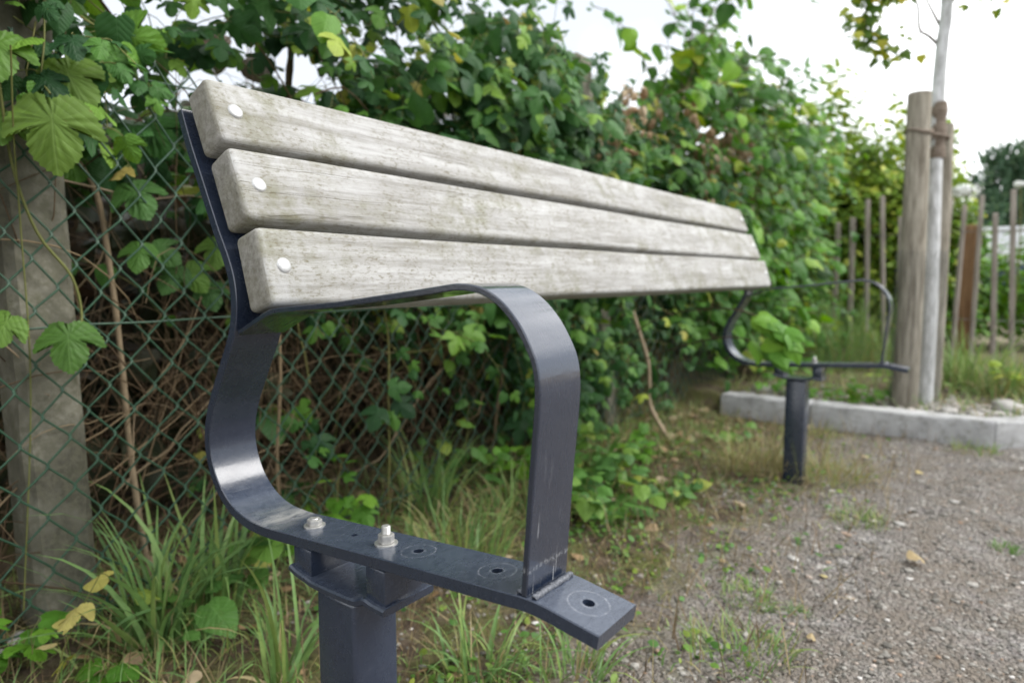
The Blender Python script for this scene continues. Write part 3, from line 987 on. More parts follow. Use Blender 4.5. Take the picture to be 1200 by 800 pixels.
TPL = {
    'hop': [leaf_template(HOP3, (0, 0.33), 0, 0, 0.22, 0.35, True, 0.03, 1), leaf_template(HOP5, (0, 0.33), 0, 0, 0.30, 0.5, True, 0.04, 2),
            leaf_template(HEARTL, (0, 0.4), 0, 0, 0.3, 0.4, True, 0.03, 3), leaf_template(HOP3, (0, 0.33), 0, 0, 0.40, 0.15, True, 0.05, 4)],
    'hop_hi': [leaf_template(HOP3, (0, 0.33), 11, 0.028, 0.22, 0.35, True, 0.03, 1), leaf_template(HOP5, (0, 0.33), 11, 0.028, 0.30, 0.5, True, 0.04, 2),
               leaf_template(HEARTL, (0, 0.4), 11, 0.022, 0.3, 0.4, True, 0.03, 3), leaf_template(HOP3, (0, 0.33), 11, 0.028, 0.40, 0.15, True, 0.05, 4)],
    'heart': [leaf_template(HEARTL, (0, 0.38), 0, 0, 0.2, 0.35, True, 0.03, 5), leaf_template(HEARTL, (0, 0.38), 0, 0, 0.35, 0.2, True, 0.04, 6)],
    'heart_hi': [leaf_template(HEARTL, (0, 0.38), 9, 0.018, 0.2, 0.35, True, 0.03, 5), leaf_template(HEARTL, (0, 0.38), 9, 0.018, 0.35, 0.2, True, 0.04, 6)],
    'oval': [leaf_template(OVAL, (0, 0.45), 0, 0, 0.2, 0.3, False, 0, 7)],
    'star': [leaf_template(STAR, (0, 0.38), 0, 0, 0.2, 0.3, False, 0, 8)],
    'curl': [leaf_template(HOP3, (0, 0.33), 0, 0, 0.75, 0.9, True, 0.12, 9), leaf_template(HEARTL, (0, 0.38), 0, 0, 0.95, 0.6, True, 0.12, 10)],
}
TPL_MESH = {}
for k_, lst in TPL.items():
    TPL_MESH[k_] = [np_mesh('leaf', V_, F_, True, None, uv_) for V_, F_, uv_ in lst]


def frames(nrm, tip):
    """rotation matrices with local +Y -> tip, +Z -> normal"""
    z = unit(nrm)
    y = tip - (tip * z).sum(-1, keepdims=True) * z
    y = unit(y)
    x = np.cross(y, z)
    return np.stack([x, y, z], -1)


class Leaves:
    def __init__(self):
        self.hero = {}
        self.P, self.N, self.T, self.S, self.stems, self.rad = [], [], [], [], [], []

    def add(self, p, n, t, s):
        self.P.append(p)
        self.N.append(n)
        self.T.append(t)
        self.S.append(s)

    def shoot(self, r, start, d, length, nn, size, droop, out, opposite=True, up=0.55, jitter=0.4, radius=0.0014, taper=0.5):
        p = np.array(start, float)
        d = unit(np.array(d, float))
        pts = [p.copy()]
        step = length / nn
        for i in range(nn):
            d = unit(d + np.array([0, 0, -droop * (i + 1) / nn]) + r.normal(0, 0.13, 3))
            p = p + d * step
            pts.append(p.copy())
            sv = unit(np.cross(d, np.array([0, 0, 1.0])) + r.normal(0, 0.3, 3))
            for sg in ((1, -1) if opposite else ((1,) if i % 2 else (-1,))):
                if r.random() < 0.12:
                    continue
                s_ = size * (1 - taper * i / nn) * r.uniform(0.42, 1.25)
                pet = s_ * r.uniform(0.25, 0.6)
                pd = unit(sv * sg + d * 0.4 + out * 0.45 + r.normal(0, 0.25, 3))
                base = p + pd * pet
                nrm = unit(out * 0.75 + np.array([0, 0, up]) + r.normal(0, jitter, 3))
                tip = pd * 0.7 + np.array([0, 0, -0.65]) + r.normal(0, 0.3, 3)
                self.add(base, nrm, tip, s_)
                if s_ > 0.035:
                    self.stems.append(np.array([p, (p + base) / 2 + np.array([0, 0, 0.1 * pet]), base]))
                    self.rad.append(radius * 0.6)
        self.stems.append(np.array(pts))
        self.rad.append(np.linspace(radius, radius * 0.5, len(pts)))

    def bulk(self, P, N, T, S):
        self.P.extend(P)
        self.N.extend(N)
        self.T.extend(T)
        self.S.extend(S)

    def arrays(self):
        return np.array(self.P), np.array(self.N), np.array(self.T), np.array(self.S)


# coarse depth map used only to choose which leaves show largest and so become objects of their own
cyw, syw, cpt, spt = math.cos(YAW), math.sin(YAW), math.cos(PITCH), math.sin(PITCH)
FWD = np.array([syw * cpt, cyw * cpt, spt])
RGT = np.array([cyw, -syw, 0])
UPV = np.cross(RGT, FWD)


def project(P):
    d = np.asarray(P) - CAM
    z = d @ FWD
    zz = np.where(z > 0.02, z, 0.02)
    return 600 + 786.4 * (d @ RGT) / zz, 400 - 786.4 * (d @ UPV) / zz, z


ZW, ZH, ZC = 200, 134, 6
ZB = np.full((ZH, ZW), 1e9)
for (t_, b_) in PL:
    ys = np.linspace(0, LB + BW, 400)
    for f in np.linspace(0, 1, 30):
        p = np.array(t_) * f + np.array(b_) * (1 - f)
        u, v, z = project(np.stack([np.full_like(ys, p[0]), ys, np.full_like(ys, p[1])], -1))
        ok = (u >= 0) & (u < 1200) & (v >= 0) & (v < 800)
        np.minimum.at(ZB, ((v[ok] // ZC).astype(int), (u[ok] // ZC).astype(int)), z[ok])
ALL = []     # (plant index, P, R, S)


def splat(P, S):
    u, v, z = project(P)
    rp = np.clip(0.38 * S * 786 / np.maximum(z, 0.05) / ZC, 0.5, 12)
    for uu, vv, zz, rr_ in zip(u / ZC, v / ZC, z, rp):
        if zz < 0.1 or uu < -5 or vv < -5 or uu > ZW + 5 or vv > ZH + 5:
            continue
        u0, u1 = max(0, int(uu - rr_)), min(ZW - 1, int(uu + rr_))
        v0, v1 = max(0, int(vv - rr_)), min(ZH - 1, int(vv + rr_))
        if u1 >= u0 and v1 >= v0:
            sub = ZB[v0:v1 + 1, u0:u1 + 1]
            np.minimum(sub, zz, out=sub)


PLANTS = []


def plant(root, lv, tpl, mats, singles, foliage_name='foliage', stem_mat='vine', hi=None, stem_name='stem', sides=4, seed=0, stem_tint=None):
    P, N, T, S = lv.arrays()
    N = unit(N)
    R = frames(N, T)
    splat(P + R[:, :, 1] * (S * 0.45)[:, None], S)
    PLANTS.append(dict(root=root, P=P, R=R, S=S, tpl=tpl, hi=hi or tpl, mats=mats, singles=singles, fol=foliage_name, seed=seed, hero=lv.hero))
    if lv.stems:
        rt = np.random.default_rng(seed + 50)
        tube_obj(stem_name, lv.stems, lv.rad, M[stem_mat], root, sides, rt.random(len(lv.stems)) if stem_tint is None else stem_tint, root.location)['kind'] = 'stuff'


def finish_plants():
    for q in PLANTS:
        P, R, S, root = q['P'], q['R'], q['S'], q['root']
        loc = np.array(root.location)
        r_ = np.random.default_rng(q['seed'])
        kind = r_.integers(0, len(TPL[q['tpl']]), len(P))
        C = P + R[:, :, 1] * (S * 0.45)[:, None]
        u, v, z = project(C)
        inside = (u > 0) & (u < 1200) & (v > 0) & (v < 800) & (z > 0.1)
        zb = ZB[np.clip(v // ZC, 0, ZH - 1).astype(int), np.clip(u // ZC, 0, ZW - 1).astype(int)]
        vis = inside & (z < zb + 0.03)
        size = np.where(vis, S * 786 / np.maximum(z, 0.1), 0)
        order = np.argsort(-size)
        hero = q['hero']
        pick = list(hero) + [i for i in order[:q['singles'] - len(hero)] if size[i] >= 9 and i not in hero]
        rest = np.ones(len(P), bool)
        rest[pick] = False
        for i in pick:
            o = bpy.data.objects.new('leaf', TPL_MESH_OF(q['hi'], 0 if i in hero else kind[i], LM[hero[i]][1] if i in hero else q['mats'][1]))
            COL.objects.link(o)
            o.parent = root
            mt = np.eye(4)
            mt[:3, :3] = R[i] * S[i]
            mt[:3, 3] = P[i] - loc
            o.matrix_local = Matrix(mt.tolist())
        cl = 0.5 + 0.25 * np.sin(P[:, 1] * 7.3 + 2 * np.sin(P[:, 2] * 5)) + 0.25 * np.sin(P[:, 2] * 9.1 + 3 * np.sin(P[:, 1] * 3.3) + P[:, 0] * 4)
        tint = np.where(r_.random(len(P)) < 0.925, np.clip(0.50 * r_.random(len(P)) + 0.46 * cl, 0, 0.95), r_.uniform(0.95, 1.0, len(P)))
        Vs, Fs, Ts, Us, off = [], [], [], [], 0
        for k, (TV, TF, TU) in enumerate(TPL[q['tpl']]):
            sel = rest & (kind == k)
            m_ = int(sel.sum())
            if not m_:
                continue
            W = np.einsum('mij,nj->mni', R[sel] * S[sel][:, None, None], TV) + (P[sel] - loc)[:, None, :]
            Vs.append(W.reshape(-1, 3))
            Fs.append((TF[None] + (np.arange(m_) * len(TV))[:, None, None]).reshape(-1, 3) + off)
            Ts.append(np.repeat(tint[sel], len(TV)))
            Us.append(np.tile(TU, (m_, 1)))
            off += m_ * len(TV)
        if Vs:
            me_ = np_mesh(q['fol'], np.vstack(Vs), np.vstack(Fs), True, np.concatenate(Ts), np.vstack(Us))
            o = link(q['fol'], me_, q['mats'][0], root)
            o['kind'] = 'stuff'


_tm = {}


def TPL_MESH_OF(name, k, mat):
    key = (name, int(k), mat.name)
    if key not in _tm:
        me_ = TPL_MESH[name][k].copy()
        me_.name = 'leaf'
        me_.materials.append(mat)
        _tm[key] = me_
    return _tm[key]


OUT = unit(np.array([1.0, -0.35, 0.1]))

# ---- hop vine at the near end of the fence, thin enough for the sky to show through
r = np.random.default_rng(11)
vineA = empty('hop_vine', (-0.82, 0.1, 0), 'hop vine with large lobed leaves hanging over the near concrete fence post', 'vine')
lv = Leaves()
top_h = lambda y: np.interp(y, [-1, 0.9, 1.27, 1.8, 2.4, 3.2], [1.66, 1.64, 1.47, 1.34, 1.36, 1.40])
cnt = 0
while cnt < 250:
    y, z = r.uniform(-0.65, 0.52), r.uniform(0.62, 1.60)
    low = np.interp(y, [-0.65, 0.0, 0.25, 0.52], [0.80, 0.84, 0.80, 0.66])
    dens = np.clip((z - low) / 0.12, 0.05, 1)
    gap = math.exp(-(((y - 0.28) / 0.24) ** 2 + ((z - 1.08) / 0.14) ** 2) ** 2)
    dens *= 1 - 0.90 * gap
    if y > 0.05 and 0.95 < z < 1.3:
        dens *= 0.5
    if r.random() > dens:
        continue
    cnt += 1
    x = r.uniform(-0.98, -0.70)
    d = OUT * r.uniform(-0.2, 0.8) + np.array([0, r.normal(0, 0.8), r.uniform(-0.5, 0.7)])
    lv.shoot(r, (x, y, z), d, r.uniform(0.12, 0.30), r.integers(3, 6), r.uniform(0.05, 0.09), 0.45, OUT, up=0.45, jitter=0.42)
for k in range(40):
    lv.shoot(r, (r.uniform(-0.75, -0.69), r.uniform(-0.28, 0.12), r.uniform(1.02, 1.25)), (0.25, r.normal(0, 0.6), -0.3), r.uniform(0.10, 0.2), 3, r.uniform(0.05, 0.08), 0.6, OUT, up=0.3)
# the large leaves near the camera
for p, n_, t_, s_ in (((-0.625, 0.004, 0.898), (0.85, -0.50, 0.12), (0.0, 0.02, -1), 0.112), ((-0.655, 0.030, 0.965), (0.8, -0.5, 0.35), (0.2, 0.25, -0.8), 0.095),
                      ((-0.66, -0.045, 0.985), (0.8, -0.4, 0.5), (0.3, -0.2, -0.8), 0.085), ((-0.675, 0.026, 0.560), (0.8, -0.45, 0.5), (0.1, 0.0, -1), 0.082),
                      ((-0.68, -0.045, 0.575), (0.8, -0.45, 0.5), (0.2, -0.6, -0.6), 0.06), ((-0.70, 0.10, 1.01), (0.7, -0.5, 0.3), (0.1, 0.3, -0.9), 0.085),
                      ((-0.76, 0.185, 0.695), (0.7, -0.5, 0.5), (0.1, -0.2, -0.8), 0.060), ((-0.76, 0.200, 0.690), (0.7, -0.5, 0.4), (0.2, 0.7, -0.6), 0.060),
                      ((-0.76, 0.252, 0.655), (0.7, -0.5, 0.5), (0.2, -0.6, -0.6), 0.065), ((-0.76, 0.262, 0.655), (0.7, -0.5, 0.3), (0.2, 0.5, -0.8), 0.065),
                      ((-0.75, 0.30, 0.62), (0.7, -0.5, 0.5), (0.1, 0.2, -0.9), 0.06), ((-0.75, 0.33, 0.71), (0.7, -0.5, 0.5), (0.2, -0.3, -0.9), 0.07),
                      ((-0.74, 0.16, 0.80), (0.6, -0.5, 0.5), (0.2, 0.3, -0.9), 0.08), ((-0.69, -0.03, 0.88), (0.7, -0.4, 0.5), (0.2, -0.5, -0.8), 0.07)):
    lv.hero[len(lv.P)] = 'mid' if p[0] > -0.70 else 'weed'
    lv.add(np.array(p), np.array(n_, float), np.array(t_, float), s_)
# long hanging bines
for pts, rd in (([(-0.66, -0.05, 0.93), (-0.69, -0.03, 0.80), (-0.70, 0.0, 0.70), (-0.70, 0.045, 0.63), (-0.70, 0.055, 0.56), (-0.685, 0.03, 0.545)], 0.0022),
                ([(-0.70, 0.03, 1.10), (-0.68, 0.02, 1.0), (-0.655, 0.004, 0.93), (-0.626, 0.004, 0.90)], 0.0016),
                ([(-0.60, -0.05, 0.95), (-0.66, -0.035, 0.84), (-0.705, -0.02, 0.70), (-0.71, -0.02, 0.45), (-0.71, -0.05, 0.1)], 0.0012)):
    lv.stems.append(catmull(pts, 5))
    lv.rad.append(rd)
plant(vineA, lv, 'hop', LM['hop'], 300, hi='hop_hi', seed=1)

# ---- hop hedge over the fence behind the backrest
vineB = empty('hop_vine', (-0.82, 1.4, 0), 'dense dark green hop vine over the fence behind the bench backrest', 'vine')
lv = Leaves()
cnt = 0
while cnt < 1000:
    y, z = r.uniform(0.42, 2.75), r.uniform(0.08, 1.62)
    if z > top_h(y) - 0.06 + 0.05 * math.sin(y * 9) + r.normal(0, 0.04):
        continue
    low = np.interp(y, [0.4, 0.55, 1.15, 1.45, 1.9, 2.3, 2.75], [0.68, 0.56, 0.53, 0.18, 0.10, 0.34, 0.40]) + 0.05 * math.sin(y * 14)
    dens = np.clip((z - low) / 0.13 + 0.2, 0.035, 1)
    if y < 0.70 and z > 0.93:
        dens *= 0.42
    if r.random() > dens:
        continue
    rel = math.sin(y * 8.3 + 2.0 * math.sin(z * 4.7)) * math.sin(z * 8.9 + 2.2 * math.sin(y * 3.9) + 0.6)
    if rel < -0.25 and r.random() < 0.72:
        continue
    cnt += 1
    x = r.uniform(-1.02, -0.72) + 0.10 * rel
    if z > 0.8 and r.random() < 0.25:
        x += 0.08
    d = OUT * r.uniform(0.0, 0.9) + np.array([0, r.normal(0, 0.8), r.uniform(-0.6, 0.6)])
    lv.shoot(r, (x, y, z), d, r.uniform(0.12, 0.32), r.integers(3, 7), r.uniform(0.048, 0.088), 0.5, OUT, up=0.5, jitter=0.4)
# a few sprigs standing up out of the top
for y in np.linspace(0.5, 2.6, 26):
    lv.shoot(r, (r.uniform(-0.95, -0.72), y + r.normal(0, 0.05), top_h(y) - 0.08), (r.normal(0, 0.3), r.normal(0, 0.4), 1), r.uniform(0.10, 0.24), 5, 0.05, 0.15, OUT)
for p, n_, t_, s_ in (((-0.70, 0.755, 0.325), (0.7, -0.5, 0.5), (0.2, 0.5, -0.7), 0.065), ((-0.70, 0.70, 0.315), (0.7, -0.5, 0.5), (0.2, -0.6, -0.7), 0.065),
                      ((-0.70, 0.74, 0.30), (0.7, -0.5, 0.5), (0.2, 0.1, -1), 0.05), ((-0.70, 0.73, 0.36), (0.7, -0.5, 0.6), (0.2, 0.8, -0.2), 0.06)):
    lv.add(np.array(p), np.array(n_, float), np.array(t_, float), s_)
lv.stems.append(catmull([(-0.72, 0.74, 0.04), (-0.70, 0.73, 0.18), (-0.71, 0.74, 0.32), (-0.72, 0.75, 0.50), (-0.74, 0.72, 0.66)], 5))
lv.rad.append(0.0020)
for k in range(120):
    y = r.uniform(0.5, 2.7)
    z = r.uniform(0.35, float(top_h(y)))
    x = r.uniform(-0.92, -0.74)
    p = np.array([x, y, z])
    d = unit(np.array([r.normal(0.1, 0.2), r.normal(0, 0.6), r.normal(-0.5, 0.6)]))
    pts = [p]
    for i in range(6):
        d = unit(d + r.normal(0, 0.25, 3) + np.array([0, 0, -0.08]))
        pts.append(pts[-1] + d * r.uniform(0.03, 0.075))
    lv.stems.append(catmull(np.array(pts), 2))
    lv.rad.append(r.uniform(0.0008, 0.0018))
plant(vineB, lv, 'hop', LM['hop'], 300, hi='hop', seed=2)

# ---- undergrowth farther back that closes the view through the fence
back = empty('hedge_shrub', (-1.6, 0.9, 0), 'dark shrub massed in the shade behind the chain-link fence', 'shrub')
lv = Leaves()
cnt = 0
while cnt < 380:
    y, z = r.uniform(-1.3, 4.0), r.uniform(0.02, 1.40)
    hh = np.interp(y, [-1.3, 0.0, 0.35, 0.9, 1.5, 4.0], [1.25, 1.12, 1.06, 1.2, 1.3, 1.35]) + 0.05 * math.sin(y * 11)
    if z > hh:
        continue
    cnt += 1
    x = r.uniform(-2.0, -1.10)
    d = OUT * r.uniform(-0.2, 0.9) + np.array([0, r.normal(0, 0.8), r.uniform(-0.3, 0.8)])
    lv.shoot(r, (x, y, z), d, r.uniform(0.15, 0.35), r.integers(4, 8), r.uniform(0.06, 0.10), 0.3, OUT, radius=0.002)
n_ = 17000
bp = np.stack([r.uniform(-2.9, -1.25, n_), r.uniform(-1.4, 4.6, n_), r.uniform(0.02, 1.45, n_)], -1)
hh = np.interp(bp[:, 1], [-1.4, 0.0, 0.35, 0.9, 1.5, 4.6], [1.25, 1.12, 1.06, 1.2, 1.3, 1.35]) + 0.05 * np.sin(bp[:, 1] * 11) - 0.08 * np.clip(-1.5 - bp[:, 0], 0, 1) * 0
bp = bp[bp[:, 2] < hh]
n_ = len(bp)
lv.bulk(bp, OUT * 0.8 + np.array([0, 0, 0.5]) + r.normal(0, 0.4, (n_, 3)), np.stack([r.normal(0, 0.6, n_), r.normal(0, 0.6, n_), np.full(n_, -0.7)], -1), r.uniform(0.06, 0.11, n_))
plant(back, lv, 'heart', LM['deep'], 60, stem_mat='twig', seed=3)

# ---- taller shrub with heart-shaped leaves past the end of the backrest
shrubC = empty('leafy_shrub', (-0.85, 3.3, 0), 'tall bright green shrub with rounded leaves at the far end of the backrest', 'shrub')
lv = Leaves()
cnt = 0
r = np.random.default_rng(21)
while cnt < 850:
    y, z = r.uniform(2.35, 4.9), r.uniform(0.10, 1.95)
    hh = np.interp(y, [2.35, 2.7, 3.0, 3.4, 4.0, 4.9], [1.30, 1.48, 1.68, 1.74, 1.70, 1.66]) + 0.08 * math.sin(y * 7)
    if z > hh:
        continue
    low = np.interp(y, [2.35, 2.6, 2.9, 4.9], [0.45, 0.40, 0.15, 0.10])
    if z < low and r.random() > 0.08:
        continue
    cnt += 1
    xf = np.interp(y, [2.35, 3.2, 4.9], [-0.70, -0.46, -0.60])
    x = r.uniform(xf - 0.5, xf)
    d = OUT * r.uniform(0.0, 0.9) + np.array([0, r.normal(0, 0.7), r.uniform(-0.2, 0.9)])
    lv.shoot(r, (x, y, z), d, r.uniform(0.18, 0.36), r.integers(4, 7), r.uniform(0.070, 0.120), 0.35, OUT, opposite=False, up=0.6, radius=0.002)
for y, h0, ln in ((2.55, 1.25, 0.55), (2.75, 1.3, 0.75), (2.95, 1.4, 0.75), (3.1, 1.4, 0.8), (3.3, 1.5, 0.65), (3.55, 1.5, 0.5), (3.8, 1.45, 0.45), (4.15, 1.4, 0.4), (2.65, 1.2, 0.8), (3.0, 1.5, 0.5), (3.45, 1.3, 0.6), (3.25, 1.6, 0.6), (2.5, 1.3, 0.6), (2.6, 1.35, 0.75), (2.85, 1.35, 0.8), (2.9, 1.45, 0.75), (3.05, 1.5, 0.6), (3.2, 1.45, 0.7), (3.4, 1.5, 0.7), (3.65, 1.5, 0.5), (2.72, 1.4, 0.7), (3.9, 1.5, 0.4), (4.4, 1.5, 0.35)):
    lv.shoot(r, (r.uniform(-0.95, -0.72), y, h0), (r.uniform(0.0, 0.35), r.normal(0.0, 0.25), 1), ln, 11, 0.115, 0.12, OUT, opposite=True, radius=0.004, taper=0.45)
for pth, sd_ in (([(-0.62, 1.74, 0.38), (-0.40, 1.68, 0.50), (-0.20, 1.64, 0.535), (-0.08, 1.61, 0.52), (0.02, 1.60, 0.46)], 1), ([(-0.60, 1.76, 0.30), (-0.35, 1.68, 0.40), (-0.15, 1.63, 0.45), (-0.02, 1.61, 0.42)], 2)):
    cp_ = catmull(pth, 6)
    for i in range(18 if sd_ == 1 else 14, len(cp_)):
        for sg in (1, -1):
            if r.random() < 0.12 and i < len(cp_) - 2:
                continue
            dd = unit(cp_[i] - cp_[i - 1])
            sv = unit(np.array([0.1, -0.5 * sg, 0.75 * sg]) + dd * 0.6 + r.normal(0, 0.2, 3))
            ls = r.uniform(0.048, 0.075)
            bs = cp_[i] + sv * 0.014
            lv.stems.append(np.array([cp_[i], (cp_[i] + bs) / 2, bs]))
            lv.rad.append(0.0008)
            lv.hero[len(lv.P)] = 'bright'
            lv.add(bs, np.array([0.40, -0.65, 0.65]) + r.normal(0, 0.25, 3), sv + np.array([0, 0, -0.35]), ls)
lv.stems.append(catmull([(-0.62, 1.74, 0.38), (-0.40, 1.68, 0.50), (-0.20, 1.64, 0.535), (-0.08, 1.61, 0.52), (0.02, 1.60, 0.46)], 5))
lv.rad.append(0.0022)
lv.stems.append(catmull([(-0.60, 1.76, 0.30), (-0.35, 1.68, 0.40), (-0.15, 1.63, 0.45), (-0.02, 1.61, 0.42)], 5))
lv.rad.append(0.0020)
for y in (2.7, 2.95, 3.3, 3.7, 4.2, 4.6):
    lv.stems.append(catmull([(-0.85, y, 0), (-0.84, y + 0.05, 0.4), (-0.88, y - 0.02, 0.9), (-0.85, y, 1.4)], 4))
    lv.rad.append(0.007)
plant(shrubC, lv, 'heart', LM['heart'], 300, stem_mat='twig', hi='heart', seed=4)

# ---- dry brown hop cones and withered leaves hanging on the hedge top
dryv = empty('withered_bine', (-0.7, 2.75, 1.1), 'withered brown bine hanging on the hedge near the end of the backrest', 'vine')
lv = Leaves()
r = np.random.default_rng(31)
for k in range(40):
    y = r.uniform(1.5, 3.4)
    st = (r.uniform(-0.72, -0.58), y, float(top_h(min(y, 3.2))) + r.uniform(-0.12, 0.05) if k < 22 else r.uniform(0.9, 1.3))
    lv.shoot(r, st, (0.2, r.normal(0, 0.4), -0.6), r.uniform(0.08, 0.26), 4, 0.046, 0.6, OUT, up=0.0)
plant(dryv, lv, 'curl', LM['dry'], 120, stem_mat='twig', seed=5)

# ---- dry stems tangled behind the fence
r = np.random.default_rng(41)
polys, rads, tints = [], [], []
for k in range(1500):
    y = r.uniform(-0.6, 2.9)
    x = r.uniform(-1.3, -0.735)
    z = r.uniform(-0.02, 0.35) if r.random() < 0.8 else r.uniform(0.3, 0.9)
    d = unit(np.array([r.normal(0, 0.2), r.normal(0, 0.42), r.uniform(0.2, 1.0)]))
    ln = r.uniform(0.25, 0.95)
    p = np.array([x, y, z])
    pts = [p]
    for i in range(7):
        d = unit(d + r.normal(0, 0.22, 3) * np.array([0.5, 1, 1]) + np.array([0, 0, -0.03 * i]))
        p = p + d * ln / 7
        p[0] = min(p[0], -0.73)
        pts.append(p)
    polys.append(catmull(np.array(pts), 2))
    r0 = np.clip(r.lognormal(math.log(0.0013), 0.45), 0.0007, 0.004)
    rads.append(np.linspace(r0, r0 * 0.5, len(polys[-1])))
    tints.append(r.random())
ds = tube_obj('dry_stems', polys, rads, M['twig'], None, 4, tints)
tag(ds, 'tangle of brown dry stems just behind the wire mesh', 'stems', kind='stuff')

# single thicker stems one can pick out
for label, pts, r0, tn in (
        ('pale dead vine stem standing just right of the near concrete post', [(-0.80, 0.19, 0.0), (-0.80, 0.165, 0.25), (-0.79, 0.150, 0.50), (-0.78, 0.135, 0.66), (-0.78, 0.120, 0.78), (-0.79, 0.08, 0.86)], 0.0062, 0.95),
        ('short cut brown branch rising through the vine above the backrest', [(-0.92, 0.60, 0.5), (-0.90, 0.60, 0.9), (-0.88, 0.595, 1.08), (-0.87, 0.60, 1.17)], 0.011, 0.3),
        ('thin bare branch slanting across the bright sky gap', [(-0.95, 0.36, 0.95), (-0.92, 0.30, 1.03), (-0.90, 0.24, 1.10), (-0.88, 0.17, 1.17), (-0.86, 0.08, 1.24)], 0.004, 0.3),
        ('bare pale twig lying level behind the mesh below the top plank', [(-0.77, 0.02, 0.80), (-0.76, 0.12, 0.785), (-0.77, 0.20, 0.775), (-0.77, 0.30, 0.79), (-0.79, 0.38, 0.76)], 0.0022, 1.0),
        ('curved pale root rising from the soil under the far end of the hedge', [(-0.50, 2.00, 0.0), (-0.55, 2.02, 0.05), (-0.60, 2.02, 0.14), (-0.60, 2.0, 0.30), (-0.66, 1.98, 0.5)], 0.011, 1.0),
        ('straight brown stem crossing the mesh seen through the armrest loop', [(-0.76, 1.22, 0.05), (-0.75, 1.24, 0.25), (-0.75, 1.30, 0.45), (-0.78, 1.36, 0.65)], 0.006, 0.75),
        ('slim brown stem behind the mesh left of the armrest loop', [(-0.76, 0.47, 0.0), (-0.76, 0.45, 0.2), (-0.75, 0.46, 0.42), (-0.77, 0.47, 0.62)], 0.0045, 0.8)):
    pts = catmull(pts, 5)
    o = tube_obj('woody_stem', [pts], [np.linspace(r0, r0 * 0.7, len(pts)) * (1 + 0.12 * np.sin(np.arange(len(pts)) * 1.7))], M['twig'], None, 7, [tn])
    tag(o, label, 'stem')


# ================================================================== grass
def blades(r, n, cx, cy, spread, lmin, lmax, wid, lean=0.35, curv=1.0, seg=5, tl=0.0, th=0.7, square=None):
    if square is None:
        a = r.uniform(0, 2 * math.pi, n)
        q = spread * np.sqrt(r.random(n))
        bx, by = cx + q * np.cos(a), cy + q * np.sin(a)
        az = a + r.normal(0, 0.9, n)
    else:
        bx, by = square
        n = len(bx)
        az = r.uniform(0, 2 * math.pi, n)
    L = r.uniform(lmin, lmax, n)
    th0 = np.abs(r.normal(0, lean, n))
    cv = np.abs(r.normal(curv, curv * 0.5, n))
    t = np.linspace(0, 1, seg + 1)
    ang = th0[:, None] + cv[:, None] * t[None] ** 1.3
    ds_ = L[:, None] / seg
    hor = np.concatenate([np.zeros((n, 1)), np.cumsum(np.sin(ang[:, :-1]) * ds_, 1)], 1)
    ver = np.concatenate([np.zeros((n, 1)), np.cumsum(np.cos(ang[:, :-1]) * ds_, 1)], 1)
    bz = ground_h(bx, by) - 0.004
    cxn = np.stack([bx[:, None] + hor * np.cos(az)[:, None], by[:, None] + hor * np.sin(az)[:, None], np.maximum(bz[:, None] + ver, bz[:, None] + 0.003)], -1)
    W = wid * r.uniform(0.6, 1.2, n)[:, None] * (1 - t[None] ** 2.2) * 0.5 + 0.00015
    tw = r.normal(0, 0.5, n)
    side = np.stack([-np.sin(az + tw), np.cos(az + tw), 0.25 * r.normal(size=n)], -1)
    Lf = cxn - side[:, None] * W[..., None]
    Rt = cxn + side[:, None] * W[..., None]
    mid = cxn + np.array([0, 0, -1.0]) * W[..., None] * 0.35
    Vv = np.stack([Lf, mid, Rt], 2).reshape(-1, 3)
    per = (seg + 1) * 3
    base = (np.arange(n) * per)[:, None, None]
    k = np.arange(seg)[None, :, None] * 3
    q1 = np.stack([k + 0, k + 1, k + 4, k + 3], -1)
    q2 = np.stack([k + 1, k + 2, k + 5, k + 4], -1)
    Fq = np.concatenate([q1, q2], 2).reshape(1, -1, 4) + base
    T = np.repeat(r.uniform(tl, th, n), per)
    return Vv, Fq.reshape(-1, 4), T


def grass_obj(name, parts, mat, parent=None, origin=(0, 0, 0)):
    Vs, Fs, Ts, off = [], [], [], 0
    for V_, F_, T_ in parts:
        Vs.append(V_)
        Fs.append(F_ + off)
        Ts.append(T_)
        off += len(V_)
    return link(name, np_mesh(name, np.vstack(Vs) - np.asarray(origin), np.vstack(Fs), True, np.concatenate(Ts)), mat, parent, origin)


